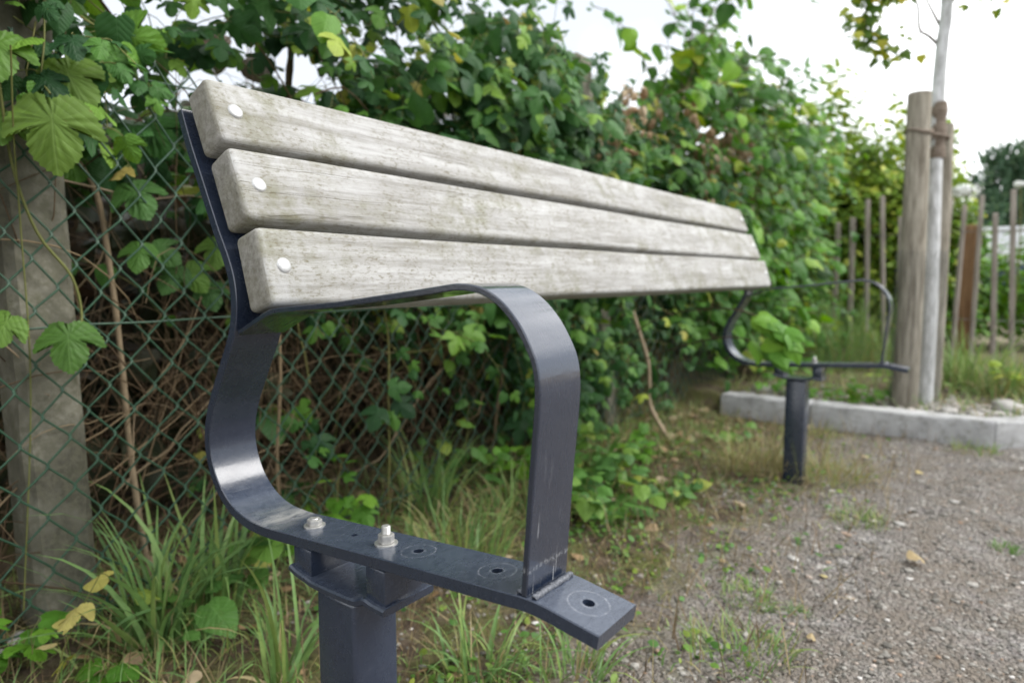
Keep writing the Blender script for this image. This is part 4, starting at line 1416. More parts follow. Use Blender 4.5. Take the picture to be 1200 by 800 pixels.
r = np.random.default_rng(51)
GR = 'grass tufts along the verge'
TUFTS = [  # x, y, spread, n, lmin, lmax, width, lean, curv, tint range, label
    (-0.630, 0.115, 0.050, 70, 0.12, 0.36, 0.0094, 0.42, 1.05, 0.0, 0.62, 'large tuft of long green grass below the near concrete post'),
    (-0.640, 0.235, 0.050, 50, 0.10, 0.30, 0.0086, 0.40, 1.0, 0.0, 0.66, 'upright green grass tuft between the large tuft and the bench post'),
    (-0.360, 0.190, 0.035, 30, 0.10, 0.30, 0.0072, 0.45, 1.1, 0.1, 0.66, 'grass tuft with arching blades just left of the near bench post'),
    (-0.700, 0.870, 0.070, 90, 0.10, 0.30, 0.0055, 0.35, 0.9, 0.1, 0.75, 'tall grass tuft against the mesh seen through the armrest loop'),
    (-0.440, 0.700, 0.120, 170, 0.06, 0.20, 0.0050, 0.6, 1.2, 0.1, 0.85, 'spreading grass tuft behind the steel seat bar'),
    (-0.500, 1.000, 0.120, 130, 0.06, 0.20, 0.0045, 0.6, 1.2, 0.1, 0.85, 'loose green grass behind the armrest upright'),
    (-0.120, 0.380, 0.060, 70, 0.06, 0.18, 0.0048, 0.6, 1.2, 0.1, 0.7, 'green grass tuft just right of the near bench post'),
    (0.000, 0.450, 0.060, 60, 0.05, 0.13, 0.0040, 0.6, 1.2, 0.15, 0.75, 'small grass tuft under the front end of the steel bar'),
    (-0.150, 1.840, 0.130, 330, 0.06, 0.19, 0.0022, 0.7, 1.1, 0.72, 1.0, 'straw coloured dry grass left of the far bench post'),
    (0.080, 1.880, 0.120, 300, 0.06, 0.18, 0.0022, 0.7, 1.1, 0.68, 1.0, 'straw coloured dry grass right of the far bench post'),
    (0.240, 1.490, 0.060, 150, 0.02, 0.06, 0.0022, 0.7, 1.0, 0.4, 0.8, 'low yellow green grass clump on the gravel past the far post'),
    (0.190, 0.700, 0.085, 210, 0.02, 0.065, 0.0024, 0.7, 1.0, 0.2, 0.85, 'low grass patch on the gravel at the bottom of the picture'),
    (0.145, 0.885, 0.050, 120, 0.02, 0.05, 0.0022, 0.7, 1.0, 0.3, 0.9, 'low half dry grass clump in the middle of the gravel edge'),
    (0.235, 0.905, 0.022, 40, 0.015, 0.03, 0.0022, 0.7, 1.0, 0.1, 0.5, 'tiny green grass clump beside the half dry one'),
    (0.552, 1.525, 0.030, 80, 0.015, 0.035, 0.0026, 0.6, 0.8, 0.1, 0.5, 'tiny bright green grass clump at the right edge of the path'),
    (0.450, 2.560, 0.080, 120, 0.02, 0.06, 0.0025, 0.7, 1.0, 0.4, 0.9, 'low grass growing against the kerb corner'),
    (-0.100, 2.430, 0.100, 140, 0.03, 0.09, 0.0025, 0.7, 1.0, 0.5, 1.0, 'dry grass growing against the kerb front'),
    (0.370, 3.650, 0.130, 150, 0.18, 0.42, 0.0080, 0.45, 1.0, 0.3, 0.75, 'long yellow green grass tuft in the bed right of the tree'),
    (0.520, 3.500, 0.100, 90, 0.12, 0.30, 0.0070, 0.5, 1.0, 0.35, 0.9, 'half dry grass tuft at the right edge of the bed'),
    (-0.320, 4.100, 0.180, 200, 0.25, 0.60, 0.0060, 0.25, 0.5, 0.2, 0.65, 'tall thin green grass in the bed behind the far armrest'),
    (-0.050, 4.250, 0.160, 140, 0.20, 0.50, 0.0060, 0.25, 0.5, 0.3, 0.7, 'tall green grass in the bed left of the tree stake'),
]
for x, y, sp, n_, l0, l1, wd, le, cu, t0, t1, lab in TUFTS:
    part = blades(r, n_, x, y, sp, l0, l1, wd, le, cu, 6, t0, t1)
    extra = blades(r, max(6, n_ // 5), x, y, sp * 1.1, l0 * 0.6, l1 * 0.7, wd * 0.7, le * 1.6, cu * 1.3, 5, 0.8, 1.0)
    o = grass_obj('grass_tuft', [part, extra], M['grass'], None, (x, y, 0))
    tag(o, lab, 'grass tuft', GR)

# thin grass and straw over the verge
n_ = 20000
bx, by = r.uniform(-1.0, 0.25, n_), r.uniform(-0.3, 2.6, n_)
f_ = 0.5 + 0.5 * np.sin(bx * 9 + 2.2 * np.sin(by * 4.1)) * np.sin(by * 7 + 1.7 * np.sin(bx * 6))
pr = np.interp(bx, [-1.0, -0.75, -0.35, 0.0, 0.25], [0.5, 0.9, 1.0, 0.5, 0.05]) * (0.25 + 0.75 * f_)
kp = r.random(n_) < pr
bx, by = bx[kp], by[kp]
nr_ = bx > -0.42
part = blades(r, 0, 0, 0, 0, 0.03, 0.11, 0.0032, 0.8, 1.3, 4, 0.1, 0.95, square=(bx[~nr_], by[~nr_]))
part3 = blades(r, 0, 0, 0, 0, 0.010, 0.040, 0.0030, 0.9, 1.2, 3, 0.15, 0.95, square=(bx[nr_], by[nr_]))
n2_ = 2600
bx, by = r.uniform(-0.6, 1.2, n2_), r.uniform(2.75, 4.8, n2_)
part2 = blades(r, 0, 0, 0, 0, 0.03, 0.14, 0.004, 0.7, 1.2, 4, 0.2, 1.0, square=(bx, by))
tag(grass_obj('grass', [part, part3, part2], M['grass']), 'thin grass and weeds growing through the verge and the bed', 'grass', kind='stuff')

n_ = 11000
bx, by = r.uniform(-1.1, 0.35, n_), r.uniform(-0.3, 2.6, n_)
kp = r.random(n_) < np.interp(bx, [-1.1, -0.3, 0.1, 0.35], [1, 0.9, 0.5, 0.1])
bx, by = bx[kp], by[kp]
part = blades(r, 0, 0, 0, 0, 0.02, 0.12, 0.0022, 1.35, 0.25, 3, 0.0, 0.95, square=(bx, by))
tag(grass_obj('straw_litter', [part], M['straw']), 'flattened dry straw and plant litter on the verge', 'litter', kind='stuff')

# dead leaves lying under the hedge
n_ = 1700
bx, by = r.uniform(-1.0, 0.1, n_), r.uniform(0.0, 2.58, n_)
kp = r.random(n_) < np.interp(bx, [-1.0, -0.5, -0.3, 0.1], [1, 0.9, 0.14, 0.02]) * np.interp(by, [0, 1.2, 1.8, 2.6], [0.35, 0.5, 1, 1])
bx, by = bx[kp], by[kp]
m_ = len(bx)
nr = unit(np.stack([r.normal(0, 0.35, m_), r.normal(0, 0.35, m_), np.ones(m_)], -1))
tp = np.stack([r.normal(size=m_), r.normal(size=m_), np.zeros(m_)], -1)
TVv, TFv, TUv = TPL['curl'][1]
me = scatter_mesh(TVv * np.array([1, 1, 0.5]), TFv, np.stack([bx, by, ground_h(bx, by) + 0.010], -1), frames(nr, tp), np.repeat(r.uniform(0.014, 0.048, m_)[:, None], 3, 1), r.random(m_), TUv, 'leaf_litter')
tag(link('leaf_litter', me, LM['dry'][0]), 'brown dead leaves lying under the hedge', 'leaf litter', kind='stuff')

# low ground cover on the verge
n_ = 15000
bx, by = r.uniform(-0.75, 0.25, n_), r.uniform(0.25, 2.55, n_)
f_ = 0.5 + 0.5 * np.sin(bx * 11 + 2.5 * np.sin(by * 5.3)) * np.sin(by * 9 + 2.0 * np.sin(bx * 7))
kp = r.random(n_) < np.clip(np.interp(bx, [-0.75, -0.3, -0.05, 0.25], [0.9, 0.9, 0.5, 0.06]) * (2.2 * f_ - 0.75) * np.interp(by, [0.25, 1.6, 2.55], [1, 1, 0.35]), 0.02, 1) 
bx, by = bx[kp], by[kp]
m_ = len(bx)
nr = unit(np.stack([r.normal(0, 0.5, m_), r.normal(0, 0.5, m_), np.ones(m_)], -1))
tp = np.stack([r.normal(size=m_), r.normal(size=m_), np.full(m_, 0.25)], -1)
TVv, TFv, TUv = TPL['oval'][0]
me = scatter_mesh(TVv * np.array([1.3, 1, 1]), TFv, np.stack([bx, by, ground_h(bx, by) + r.uniform(0.002, 0.02, m_)], -1), frames(nr, tp), np.repeat(r.uniform(0.007, 0.022, m_)[:, None], 3, 1), r.random(m_), TUv, 'ground_cover')
tag(link('ground_cover', me, LM['weed'][0]), 'low mossy ground cover spreading over the verge', 'ground cover', kind='stuff')

# ---- single fallen leaves on the path
FL = [(0.401, 1.267, 0.044, 0.6, 'tan', 'pale curled fallen leaf lying alone on the gravel path'),
      (0.250, 1.085, 0.016, 2.0, 'pale', 'small yellow fallen leaf in the middle of the gravel'),
      (0.060, 1.010, 0.018, 1.2, 'tan', 'pale round fallen leaf at the verge edge of the gravel'),
      (0.284, 0.795, 0.018, 0.2, 'tan', 'small tan fallen leaf near the bottom of the path'),
      (0.330, 2.10, 0.030, 1.0, 'pale', 'yellow fallen leaf on the path before the kerb'),
      (0.150, 2.20, 0.030, 2.6, 'tan', 'pale fallen leaf right of the far bench post'),
      (-0.640, 0.345, 0.075, 1.9, 'pale', 'withered pale yellow leaf standing beside the near bench post')]
for x, y, s_, a, mt, lab in FL:
    o = bpy.data.objects.new('fallen_leaf', TPL_MESH_OF('curl', 1 if s_ < 0.05 else 0, LM[mt][1]))
    COL.objects.link(o)
    o.scale = (s_, s_, s_ * 0.6)
    o.rotation_euler = (0.25, 0.2, a) if s_ < 0.05 else (1.25, 0.2, a)
    o.location = (x, y, float(ground_h(x, y)) + (0.45 * s_ if s_ < 0.05 else 0.045))
    tag(o, lab, 'fallen leaf')


# ================================================================== seedlings and weeds
def seedling(name, x, y, nst, h, size, mat, lab, seed, tpl='hop', spread=0.6, z0=0.0, cat='plant'):
    r_ = np.random.default_rng(seed)
    z = float(ground_h(x, y)) + z0
    root = empty(name, (x, y, z), lab, cat)
    lv_ = Leaves()
    for k in range(nst):
        d = np.array([r_.normal(0, spread), r_.normal(0, spread), 1.0])
        lv_.shoot(r_, (x + r_.normal(0, 0.012), y + r_.normal(0, 0.012), z), d, h * r_.uniform(0.6, 1.1), r_.integers(3, 5), size, 0.25, np.array([0.25, -0.2, 0.3]), up=1.0, jitter=0.35, radius=0.0014, taper=0.3)
    plant(root, lv_, tpl, LM[mat], 40, hi=tpl + '_hi' if tpl in ('hop', 'heart') else tpl, seed=seed, sides=5)


seedling('hop_seedling', -0.70, 0.545, 5, 0.22, 0.060, 'bright', 'bright green young hop plant low against the mesh left of the seat bar', 101)
seedling('hop_seedling', -0.580, 0.030, 2, 0.07, 0.052, 'bright', 'small green plant at the very bottom left beside the long grass', 102, 'heart')
seedling('hop_seedling', -0.635, 0.275, 4, 0.17, 0.070, 'weed', 'broad leaved green plant left of the near bench post', 103, 'heart')
seedling('hop_seedling', -0.72, -0.07, 2, 0.13, 0.055, 'bright', 'green leafy plant at the left edge below the mesh', 104, 'hop', 0.35)
seedling('hop_seedling', -0.610, -0.055, 1, 0.25, 0.050, 'pale', 'yellowing young hop plant in front of the concrete post foot', 105, 'hop', 0.12)
seedling('weed_plant', -0.30, 1.13, 12, 0.17, 0.060, 'weed', 'bluish green weed with rounded leaves right of the armrest upright', 106, 'heart')
seedling('weed_plant', -0.46, 1.60, 6, 0.13, 0.055, 'bright', 'light green leafy weed in the bare soil beneath the far hedge', 107, 'hop')
seedling('weed_plant', -0.46, 1.30, 11, 0.22, 0.062, 'weed', 'dark green weed clump just behind the armrest upright', 108, 'hop')
seedling('weed_plant', -0.70, 1.02, 5, 0.26, 0.060, 'weed', 'climbing green weed on the mesh in the armrest loop', 109, 'heart')
seedling('weed_plant', -0.66, 1.20, 5, 0.22, 0.055, 'bright', 'fresh green weed at the foot of the mesh near the armrest upright', 110, 'heart')
seedling('weed_plant', -0.18, 1.36, 4, 0.09, 0.050, 'weed', 'low grey green weed on the verge between the two end frames', 111, 'heart')
seedling('weed_plant', -0.30, 2.05, 5, 0.12, 0.045, 'weed', 'small green weed left of the far bench post', 112, 'heart')
seedling('bed_plant', -0.02, 2.95, 8, 0.18, 0.055, 'bright', 'green leafy plant in the bed just behind the kerb left of the stake', 113, 'heart')
seedling('bed_plant', -0.28, 2.90, 8, 0.24, 0.055, 'bright', 'green leafy plant in the bed behind the far bench post', 114, 'heart')
seedling('bed_plant', 0.12, 3.35, 7, 0.2, 0.05, 'yellow', 'yellow green plant in the bed behind the tree stake', 115, 'heart')
seedling('bed_plant', 0.62, 3.55, 7, 0.25, 0.055, 'yellow', 'yellowish plant at the right end of the bed', 116, 'heart')

# ================================================================== kerb
kerb = bpy.data.objects.new('kerb', None)
COL.objects.link(kerb)
kerb.location = (0, 2.63, 0)
tag(kerb, kind='structure')


def kerbstone(x0, y0, x1, y1, seed):
    L_ = math.hypot(x1 - x0, y1 - y0)
    bm = box_bm(0.002, L_ - 0.002, 0, 0.10, -0.12, 0.095, 0.009, 2)
    for xx in np.linspace(0.05, L_ - 0.05, 10):
        bmesh.ops.bisect_plane(bm, geom=bm.verts[:] + bm.edges[:] + bm.faces[:], plane_co=(xx, 0, 0), plane_no=(1, 0, 0))
    rp = random.Random(seed)
    for v in bm.verts:
        v.co += Vector((0, rp.uniform(-1, 1) * 0.0030, rp.uniform(-1, 1) * 0.0028))
    o = link('kerbstone', bm_mesh('kerbstone', bm, angle=35), M['kerb'], kerb)
    o.location = (x0, y0 - 2.63, 0)
    o.rotation_euler = (0, 0, math.atan2(y1 - y0, x1 - x0))


kerbstone(-0.535, 2.64, -0.142, 2.63, 1)
kerbstone(-0.142, 2.63, 0.505, 2.63, 2)
kerbstone(0.509, 2.632, 1.00, 3.10, 3)
kerbstone(1.00, 3.10, 1.55, 3.64, 4)


def rock(name, x, y, s, lab, seed):
    bm = bmesh.new()
    bmesh.ops.create_icosphere(bm, subdivisions=3, radius=1)
    rp = np.random.default_rng(seed)
    dirs = unit(rp.normal(size=(7, 3)))
    offs = rp.uniform(0.6, 0.9, 7)
    for v in bm.verts:
        c = np.array(v.co)
        for d_, o_ in zip(dirs, offs):
            q = c @ d_
            if q > o_:
                c = c - d_ * (q - o_) * 0.8
        c = c * (1 + 0.05 * math.sin(c[0] * 7 + c[1] * 5) + 0.02 * rp.normal())
        v.co = Vector(c * np.array(s))
    o = link(name, bm_mesh(name, bm, angle=35), M['stone'], None, (x, y, float(ground_h(x, y)) + s[2] * 0.45))
    return tag(o, lab, 'stone')


rock('stone', 0.535, 2.97, (0.062, 0.045, 0.035), 'rounded pale stone in the bed at the kerb corner', 1)
rock('stone', 0.345, 2.83, (0.035, 0.025, 0.018), 'small whitish stone lying behind the kerb right of the tree', 2)
rock('stone', 0.435, 2.83, (0.032, 0.025, 0.015), 'flat pale stone behind the kerb beside the rounded one', 3)
rock('stone', -0.42, 2.90, (0.05, 0.04, 0.035), 'pale stone in the bed at the left end of the kerb', 4)
rock('stone', -0.765, -0.045, (0.022, 0.018, 0.014), 'pale pebble on the bare soil in the bottom left corner', 5)
rock('stone', -0.745, -0.075, (0.016, 0.013, 0.010), 'smaller pale pebble at the bottom left corner edge', 6)
for k, (x, y) in enumerate(((0.33, 1.53), (0.43, 1.83), (0.17, 1.13))):
    rock('stone', x, y, (0.014, 0.010, 0.005), ('flat whitish stone chip beside the yellow green grass clump', 'flat whitish stone chip on the far part of the path', 'flat whitish stone chip in the middle of the path')[k], 10 + k)

# ================================================================== young tree, stakes, guard
def pole(name, x, y, z0, z1, r0, r1, mat, lab, cat, seed):
    rp = np.random.default_rng(seed)
    bm = bmesh.new()
    rings, sides = [], 20
    zs = np.linspace(z0, z1, 14)
    for z in zs:
        f = (z - z0) / (z1 - z0)
        rr_ = r0 + (r1 - r0) * f
        rings.append([bm.verts.new((rr_ * (1 + 0.03 * math.sin(3 * a + z * 2)) * math.cos(a) + 0.004 * math.sin(z * 3), rr_ * math.sin(a), z - z0)) for a in np.arange(sides) * 2 * math.pi / sides])
    for a_, b_ in zip(rings, rings[1:]):
        for i in range(sides):
            bm.faces.new((a_[i], a_[(i + 1) % sides], b_[(i + 1) % sides], b_[i]))
    topf = bm.faces.new(rings[-1])
    bm.faces.new(rings[0][::-1])
    bmesh.ops.bevel(bm, geom=list(topf.edges), offset=0.004, segments=2, affect='EDGES')
    o = link(name, bm_mesh(name, bm, angle=50), mat, None, (x, y, z0))
    return tag(o, lab, cat)


pole('tree_stake', 0.175, 2.915, -0.1, 1.395, 0.053, 0.044, M['stake'], 'thick round wooden stake in front of the whitewashed tree', 'stake', 1)
pole('tree_stake', 0.240, 3.240, -0.1, 1.315, 0.046, 0.040, M['stake'], 'shorter round wooden stake behind the whitewashed tree', 'stake', 2)

tx, ty = 0.238, 3.05
tree = empty('young_tree', (tx, ty, 0.07), 'young tree with whitewashed trunk tied between two wooden stakes', 'tree')
tp = catmull([(0, 0, -0.1), (0.002, 0, 0.4), (-0.006, 0, 0.9), (-0.012, 0, 1.3), (-0.008, 0, 1.55), (0.000, 0, 1.70), (-0.012, 0.01, 2.2), (0.02, 0.02, 2.7)], 5)
tube_obj('trunk', [tp], [np.interp(tp[:, 2], [-0.1, 0.05, 0.8, 1.8, 2.7], [0.042, 0.034, 0.029, 0.022, 0.013])], M['whitewash'], tree, 14)
T0 = np.array([tx, ty, 0.07])
br = [[(0.228, 3.05, 1.60), (0.180, 3.04, 1.655), (0.145, 3.03, 1.69), (0.130, 3.02, 1.80), (0.07, 3.0, 1.86), (-0.05, 2.98, 1.93), (-0.2, 2.95, 1.95)],
      [(0.232, 3.05, 1.66), (0.200, 3.06, 1.73), (0.160, 3.07, 1.82), (0.10, 3.1, 1.98), (0.04, 3.1, 2.2)],
      [(0.234, 3.05, 1.70), (0.265, 3.06, 1.80), (0.34, 3.08, 1.88), (0.48, 3.1, 1.98)],
      [(0.150, 3.03, 1.675), (0.11, 3.02, 1.655), (0.07, 3.01, 1.64)],
      [(-0.02, 2.99, 1.915), (-0.06, 2.98, 1.80), (-0.05, 2.98, 1.72), (0.0, 2.98, 1.66), (0.05, 3.0, 1.63)],
      [(0.34, 3.08, 1.88), (0.39, 3.07, 1.80), (0.43, 3.06, 1.74)],
      [(0.25, 3.06, 2.3), (0.1, 3.0, 2.5), (-0.05, 2.9, 2.6)], [(0.25, 3.06, 2.4), (0.4, 3.2, 2.6), (0.5, 3.2, 2.75)]]
for k, b_ in enumerate(br):
    p = catmull(np.array(b_) - T0, 4)
    tube_obj('branch', [p], [np.linspace(0.0075 if k < 3 or k > 5 else 0.0035, 0.002, len(p))], M['whitewash'] if k in (0, 1) and False else M['bark'], tree, 7)
lv = Leaves()
r = np.random.default_rng(61)
for b_, nn, sz_ in ((br[4], 85, 0.058), (br[0][4:], 70, 0.058), (br[3], 6, 0.04), (br[5], 12, 0.06), (br[1][3:], 14, 0.05), (br[2], 12, 0.055), (br[6], 40, 0.055), (br[7], 40, 0.055)):
    c_ = catmull(b_, 6)
    for k in range(nn):
        p = c_[r.integers(len(c_) // 3 if nn < 20 else 0, len(c_))] + r.normal(0, 0.035, 3)
        lv.add(p, np.array([0.3, -0.5, 0.6]) + r.normal(0, 0.5, 3), np.array([r.normal(0, 0.5), r.normal(0, 0.5), -1.0]), sz_ * r.uniform(0.6, 1.15))
plant(tree, lv, 'star', LM['tree'], 60, 'crown', seed=6)

# coir wrap and strap
wrap_p = np.array([(tx - 0.005, ty, z) for z in np.linspace(1.14, 1.375, 14)])
o = tube_obj('trunk_wrap', [wrap_p], [0.030 + 0.003 * np.sin(np.arange(14) * 1.3)], M['coir'], None, 14)
tag(o, 'brown coir wrap around the whitewashed trunk at stake height', 'wrap')
an = np.linspace(0, 2 * math.pi, 30)
lp = np.stack([0.176 + 0.0485 * np.cos(an), 2.915 + 0.0485 * np.sin(an), 1.235 + 0.008 * np.sin(an * 2)], -1)
lp2 = catmull([(0.145, 2.955, 1.235), (0.190, 2.99, 1.225), (0.210, 3.03, 1.22), (0.22, 3.09, 1.22), (0.262, 3.08, 1.22), (0.272, 3.04, 1.225), (0.245, 3.0, 1.23), (0.205, 2.96, 1.235)], 5)
tie = empty('tree_tie', (0.2, 2.98, 1.22), 'dark rope tie looped round the thick stake and the trunk', 'rope')
tube_obj('rope_loop', [lp], [0.0065], M['coir'], tie, 6, None, tie.location)
tube_obj('rope_loop', [lp2], [0.006], M['coir'], tie, 6, None, tie.location)

# wire guard round trunk and stake
guard = empty('trunk_guard', (0.205, 2.985, 0.08), 'fine grey wire guard wrapped round the foot of the tree and stake', 'tree guard')
polys = []
cx_, cy_ = 0.0, 0.0
ax_ = unit(np.array([0.063, 0.135]))
na = 44
ea, eb = 0.135, 0.075


def gpt(a, z):
    u_, v_ = ea * math.cos(a), eb * math.sin(a)
    return (ax_[0] * u_ - ax_[1] * v_, ax_[1] * u_ + ax_[0] * v_, z)


for k in range(na):
    a = k * 2 * math.pi / na
    polys.append(np.array([gpt(a + 0.02 * math.sin(z * 9), z) for z in np.linspace(0.0, 0.665, 10)]))
for z in np.arange(0.0, 0.67, 0.014):
    polys.append(np.array([gpt(a, z + 0.002 * math.sin(3 * a)) for a in np.linspace(0, 2 * math.pi, 40)]))
o = tube_obj('wire_mesh', polys, [0.00055] * len(polys), M['guard'], guard, 3)
o['kind'] = 'stuff'

# ================================================================== paling fence across the bed
pal = empty('paling_fence', (0, 5.0, 0.07), 'rustic fence of thin grey wooden palings across the back of the bed', 'fence')
rp = random.Random(9)
xs = np.arange(-2.0, 2.2, 0.106)
for x in xs:
    if abs(x + 0.03) < 0.02:
        pass
    h = rp.uniform(0.94, 1.14)
    wd = rp.uniform(0.024, 0.036)
    bm = box_bm(-wd / 2, wd / 2, -0.013, 0.013, -0.1, h, 0.005, 1)
    o = link('paling', bm_mesh('paling', bm, angle=35), M['paling'], pal)
    o.location = (x + rp.uniform(-0.008, 0.008), rp.uniform(-0.004, 0.004), 0)
    o.rotation_euler = (rp.uniform(-0.03, 0.03), rp.uniform(-0.055, 0.055), rp.uniform(-0.4, 0.4))
for z in (0.28, 0.86):
    yy = np.linspace(-2.05, 2.25, 90)
    for sg in (1, -1):
        tube_obj('binding_wire', [np.stack([yy, 0.018 * np.sin(yy * math.pi / 0.106) * sg, z + 0.004 * np.sin(yy * 7)], -1)], [0.0018], M['guard'], pal, 4)
o = box('gate_post', (0.215, 0.325, 5.12, 5.23, -0.1, 0.985), M['brown_post'], None, 0.012, 2)
tag(o, 'square brown wooden post standing behind the grey palings', 'post')


# ================================================================== background plants
def bush(name, cx, cy, rx, ry, h, n_, size, mat, tpl, lab, seed, singles=40, z0=0.05, cat='shrub'):
    r_ = np.random.default_rng(seed)
    root = empty(name, (cx, cy, z0), lab, cat)
    lv_ = Leaves()
    q = r_.uniform(-1, 1, (n_ * 2, 3))
    q = q[np.linalg.norm(q[:, :2], axis=1) < 1][:n_]
    f = np.linalg.norm(q[:, :2], axis=1)
    zt = h * (1 - 0.45 * f * f) * (0.86 + 0.18 * np.sin(q[:, 0] * 5 + seed) * np.sin(q[:, 1] * 6 + 1))
    c = np.stack([cx + rx * q[:, 0], cy + ry * q[:, 1], z0 + 0.05 + (q[:, 2] * 0.5 + 0.5) * zt], -1)
    o_ = unit(np.concatenate([q[:, :2], np.full((len(q), 1), 0.25)], 1) + r_.normal(0, 0.2, (len(q), 3)))
    d_ = unit(o_ * 0.7 + np.array([0, 0, 0.8]) + r_.normal(0, 0.3, (len(q), 3)))
    for j in range(9):                     # leaves in pairs along each twig
        sd_ = unit(np.cross(d_, r_.normal(size=d_.shape)))
        p = c + d_ * (j * 0.032) + sd_ * size * 0.35 + np.array([0, 0, -0.004]) * j * j * 0.3
        lv_.bulk(p, o_ * 0.6 + np.array([0, 0, 0.75]) + r_.normal(0, 0.4, p.shape), sd_ + d_ * 0.5 + np.array([0, 0, -0.5]), size * r_.uniform(0.6, 1.15, len(p)))
    for k in range(0, len(c), 6):
        lv_.stems.append(np.array([c[k], c[k] + d_[k] * 0.14, c[k] + d_[k] * 0.28 + np.array([0, 0, -0.02])]))
        lv_.rad.append(0.0022)
    for k in range(7):
        a = r_.uniform(0, 6.28)
        lv_.stems.append(catmull([(cx, cy, z0 - 0.05), (cx + 0.15 * rx * math.cos(a), cy + 0.15 * ry * math.sin(a), h * 0.3), (cx + 0.4 * rx * math.cos(a), cy + 0.4 * ry * math.sin(a), h * 0.7)], 4))
        lv_.rad.append(0.01)
    plant(root, lv_, tpl, LM[mat], singles, seed=seed, stem_mat='twig')


bush('garden_shrub', -1.35, 6.6, 0.85, 0.8, 2.15, 1700, 0.085, 'yellow', 'oval', 'tall yellow green shrub behind the palings left of the tree', 201)
bush('garden_shrub', -0.45, 6.9, 0.60, 0.7, 2.1, 1200, 0.08, 'yellow', 'oval', 'lower yellow green shrub behind the palings beside the tree stake', 202)
bush('garden_shrub', -0.95, 5.6, 0.45, 0.35, 1.2, 500, 0.065, 'bright', 'oval', 'fresh green shrub pressed against the palings behind the far armrest', 203)
bush('garden_shrub', 0.10, 6.0, 0.28, 0.35, 1.1, 380, 0.075, 'bright', 'oval', 'bright green leafy shrub behind the palings just right of the tree', 204)
bush('garden_shrub', -2.1, 5.6, 0.6, 0.9, 2.0, 700, 0.085, 'heart', 'heart', 'green shrub behind the hedge where the palings begin', 205)
bush('garden_shrub', 0.72, 6.3, 0.26, 0.3, 0.95, 220, 0.07, 'bright', 'oval', 'green shrub behind the palings at the right edge of the picture', 206)
bush('garden_shrub', -0.25, 9.5, 0.40, 0.6, 0.95, 130, 0.09, 'heart', 'oval', 'dark green low shrub farther back in the garden', 207, 10)

bush('garden_shrub', -0.80, 5.75, 0.60, 0.45, 2.15, 1700, 0.080, 'yellow', 'oval', 'yellow green shrub close behind the palings beyond the far armrest', 208)
bush('garden_shrub', -0.22, 5.9, 0.40, 0.40, 1.95, 1100, 0.075, 'yellow', 'oval', 'narrow yellow green shrub behind the palings left of the thick stake', 209)

bush('bed_shrub', -0.85, 4.65, 0.42, 0.25, 0.95, 90, 0.060, 'yellow', 'oval', 'loose yellow green plant growing in front of the palings beside the hedge', 210)

# white flower heads above the palings
def flower(cx, cy, cz, rr_, lab, seed):
    r_ = np.random.default_rng(seed)
    root = empty('flowering_plant', (cx, cy, 0.05), lab, 'flower')
    tube_obj('stem', [catmull([(0, 0, -0.05), (0.02, 0, cz * 0.5), (0, 0, cz - 0.05)], 5)], [0.005], M['vine'], root, 5)
    n_ = 160
    d = unit(r_.normal(size=(n_, 3)) + np.array([0, 0, 0.5]))
    P_ = d * rr_ * np.array([1, 1, 0.42]) * (1 + 0.35 * np.sin(np.arctan2(d[:, 1:2], d[:, 0:1]) * 3 + seed)) * r_.uniform(0.75, 1.05, (n_, 1)) + np.array([0, 0, cz - 0.05])
    TV, TF, TU = TPL['oval'][0]
    me_ = scatter_mesh(TV - np.array([0, 0.5, 0]), TF, P_, frames(d + r_.normal(0, 0.2, (n_, 3)), unit(r_.normal(size=(n_, 3)))), np.full((n_, 3), rr_ * 0.55), r_.random(n_), TU, 'flower_head')
    link('flower_head', me_, M['petal'], root)


flower(0.215, 5.40, 1.24, 0.085, 'white flower head above the palings right of the tree', 1)
flower(0.530, 5.75, 1.30, 0.045, 'small white flower head above the palings at the right edge', 2)

# conifer
ctree = empty('conifer_tree', (0.50, 15.0, 0), 'dark green bushy conifer rising behind the garden', 'tree')
tube_obj('trunk', [np.array([(0, 0, -0.2), (0, 0, 1.5), (0.05, 0, 3.0)])], [np.array([0.14, 0.1, 0.03])], M['bark'], ctree, 8)
lv = Leaves()
r = np.random.default_rng(71)
for k in range(950):
    z = r.uniform(0.15, 2.65)
    wd = 1.35 * (1 - (z / 3.0) ** 2.2) ** 0.8
    a = r.uniform(0, 6.28)
    q = math.sqrt(r.random())
    lump = 0.8 + 0.2 * math.sin(a * 5 + z * 3)
    p0 = np.array([0.50 + wd * q * lump * math.cos(a), 15 + wd * q * lump * math.sin(a), z])
    o_ = unit(np.array([math.cos(a), math.sin(a), 0.2]))
    dd = unit(o_ * 0.5 + np.array([0, 0, 1.0]) + r.normal(0, 0.25, 3))
    for j in range(12):
        t = j / 11
        lv.add(p0 + dd * t * 0.42 + r.normal(0, 0.015, 3), unit(o_ + r.normal(0, 0.6, 3)), dd + r.normal(0, 0.45, 3), r.uniform(0.07, 0.13))
plant(ctree, lv, 'oval', LM['conifer'], 0, 'crown', seed=7)
TPL['oval_thin'] = TPL['oval']

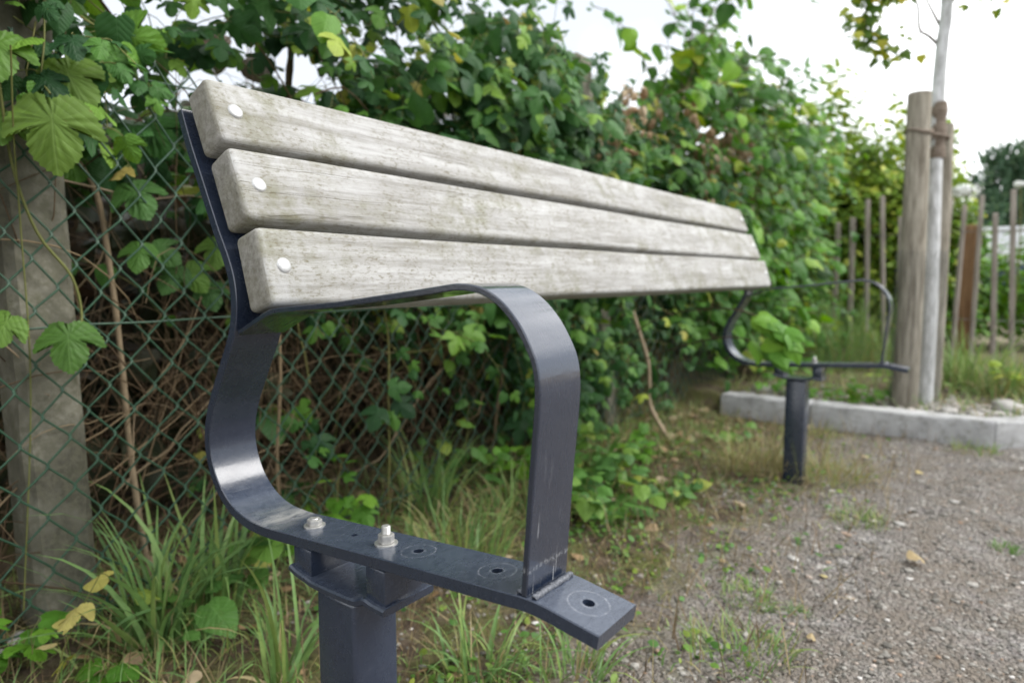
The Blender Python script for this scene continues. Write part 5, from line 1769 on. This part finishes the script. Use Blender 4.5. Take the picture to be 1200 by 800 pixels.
# far hedge closing the garden
r = np.random.default_rng(81)
fh = empty('far_hedge', (0, 19.0, 0), 'long clipped green hedge at the far end of the garden', 'hedge')
lv = Leaves()
for k in range(5200):
    p = np.array([r.uniform(-12, 5), r.uniform(18.7, 19.6), 1.7 * math.sqrt(r.random())])
    lv.add(p, unit(np.array([0, -1, 0.6]) + r.normal(0, 0.5, 3)), np.array([r.normal(), 0, -0.6]), r.uniform(0.14, 0.26))
plant(fh, lv, 'oval', LM['heart'], 0, seed=8)

# white box on a blue-panelled cart, a bucket, partly hidden behind the palings
cart = empty('garden_cart', (0.6, 11.0, 0), 'white topped box cart with blue lower panel behind the palings', 'cart')
for nm, b_, mt, bv in (('box_body', (-0.40, 0.9, -0.45, 0.45, 0.80, 1.24), 'white_paint', 0.03), ('lid', (-0.44, 0.94, -0.49, 0.49, 1.243, 1.29), 'white_paint', 0.012),
                       ('lower_panel', (-0.37, 0.87, -0.42, 0.42, 0.45, 0.797), 'blue_panel', 0.015)):
    bm = box_bm(*b_, bv, 2)
    link(nm, bm_mesh(nm, bm, angle=35), M[mt], cart)
for x in (-0.05, 0.62):
    for y in (-0.40, 0.40):
        bm = bmesh.new()
        bmesh.ops.create_cone(bm, cap_ends=True, segments=24, radius1=0.24, radius2=0.24, depth=0.10, matrix=Matrix.Rotation(math.pi / 2, 4, 'X'))
        bmesh.ops.bevel(bm, geom=[e for e in bm.edges if e.is_manifold and e.calc_face_angle(0) > 0.8], offset=0.02, segments=2, affect='EDGES')
        o = link('wheel', bm_mesh('wheel', bm, angle=35), M['black_rubber'], cart, (x, y, 0.235))
        hub = lathe('hub', [(0, 0.065), (0.05, 0.062), (0.07, 0.05), (0.07, -0.05), (0.05, -0.062), (0, -0.065)], 16, M['steel'], o)
        hub.rotation_euler = (math.pi / 2, 0, 0)
bk = lathe('bucket', [(0.0, 0.0), (0.10, 0.0), (0.14, 0.30), (0.15, 0.30), (0.15, 0.315), (0.135, 0.315), (0.095, 0.02), (0, 0.02)], 24, M['red_plastic'], None, (-0.035, 9.0, 0.12))
bk.location.z = float(ground_h(-0.035, 9.0)) + 0.0
bk.scale = (0.9, 0.9, 1.3)
tag(bk, 'small red bucket on the garden ground behind the palings', 'bucket')

finish_plants()
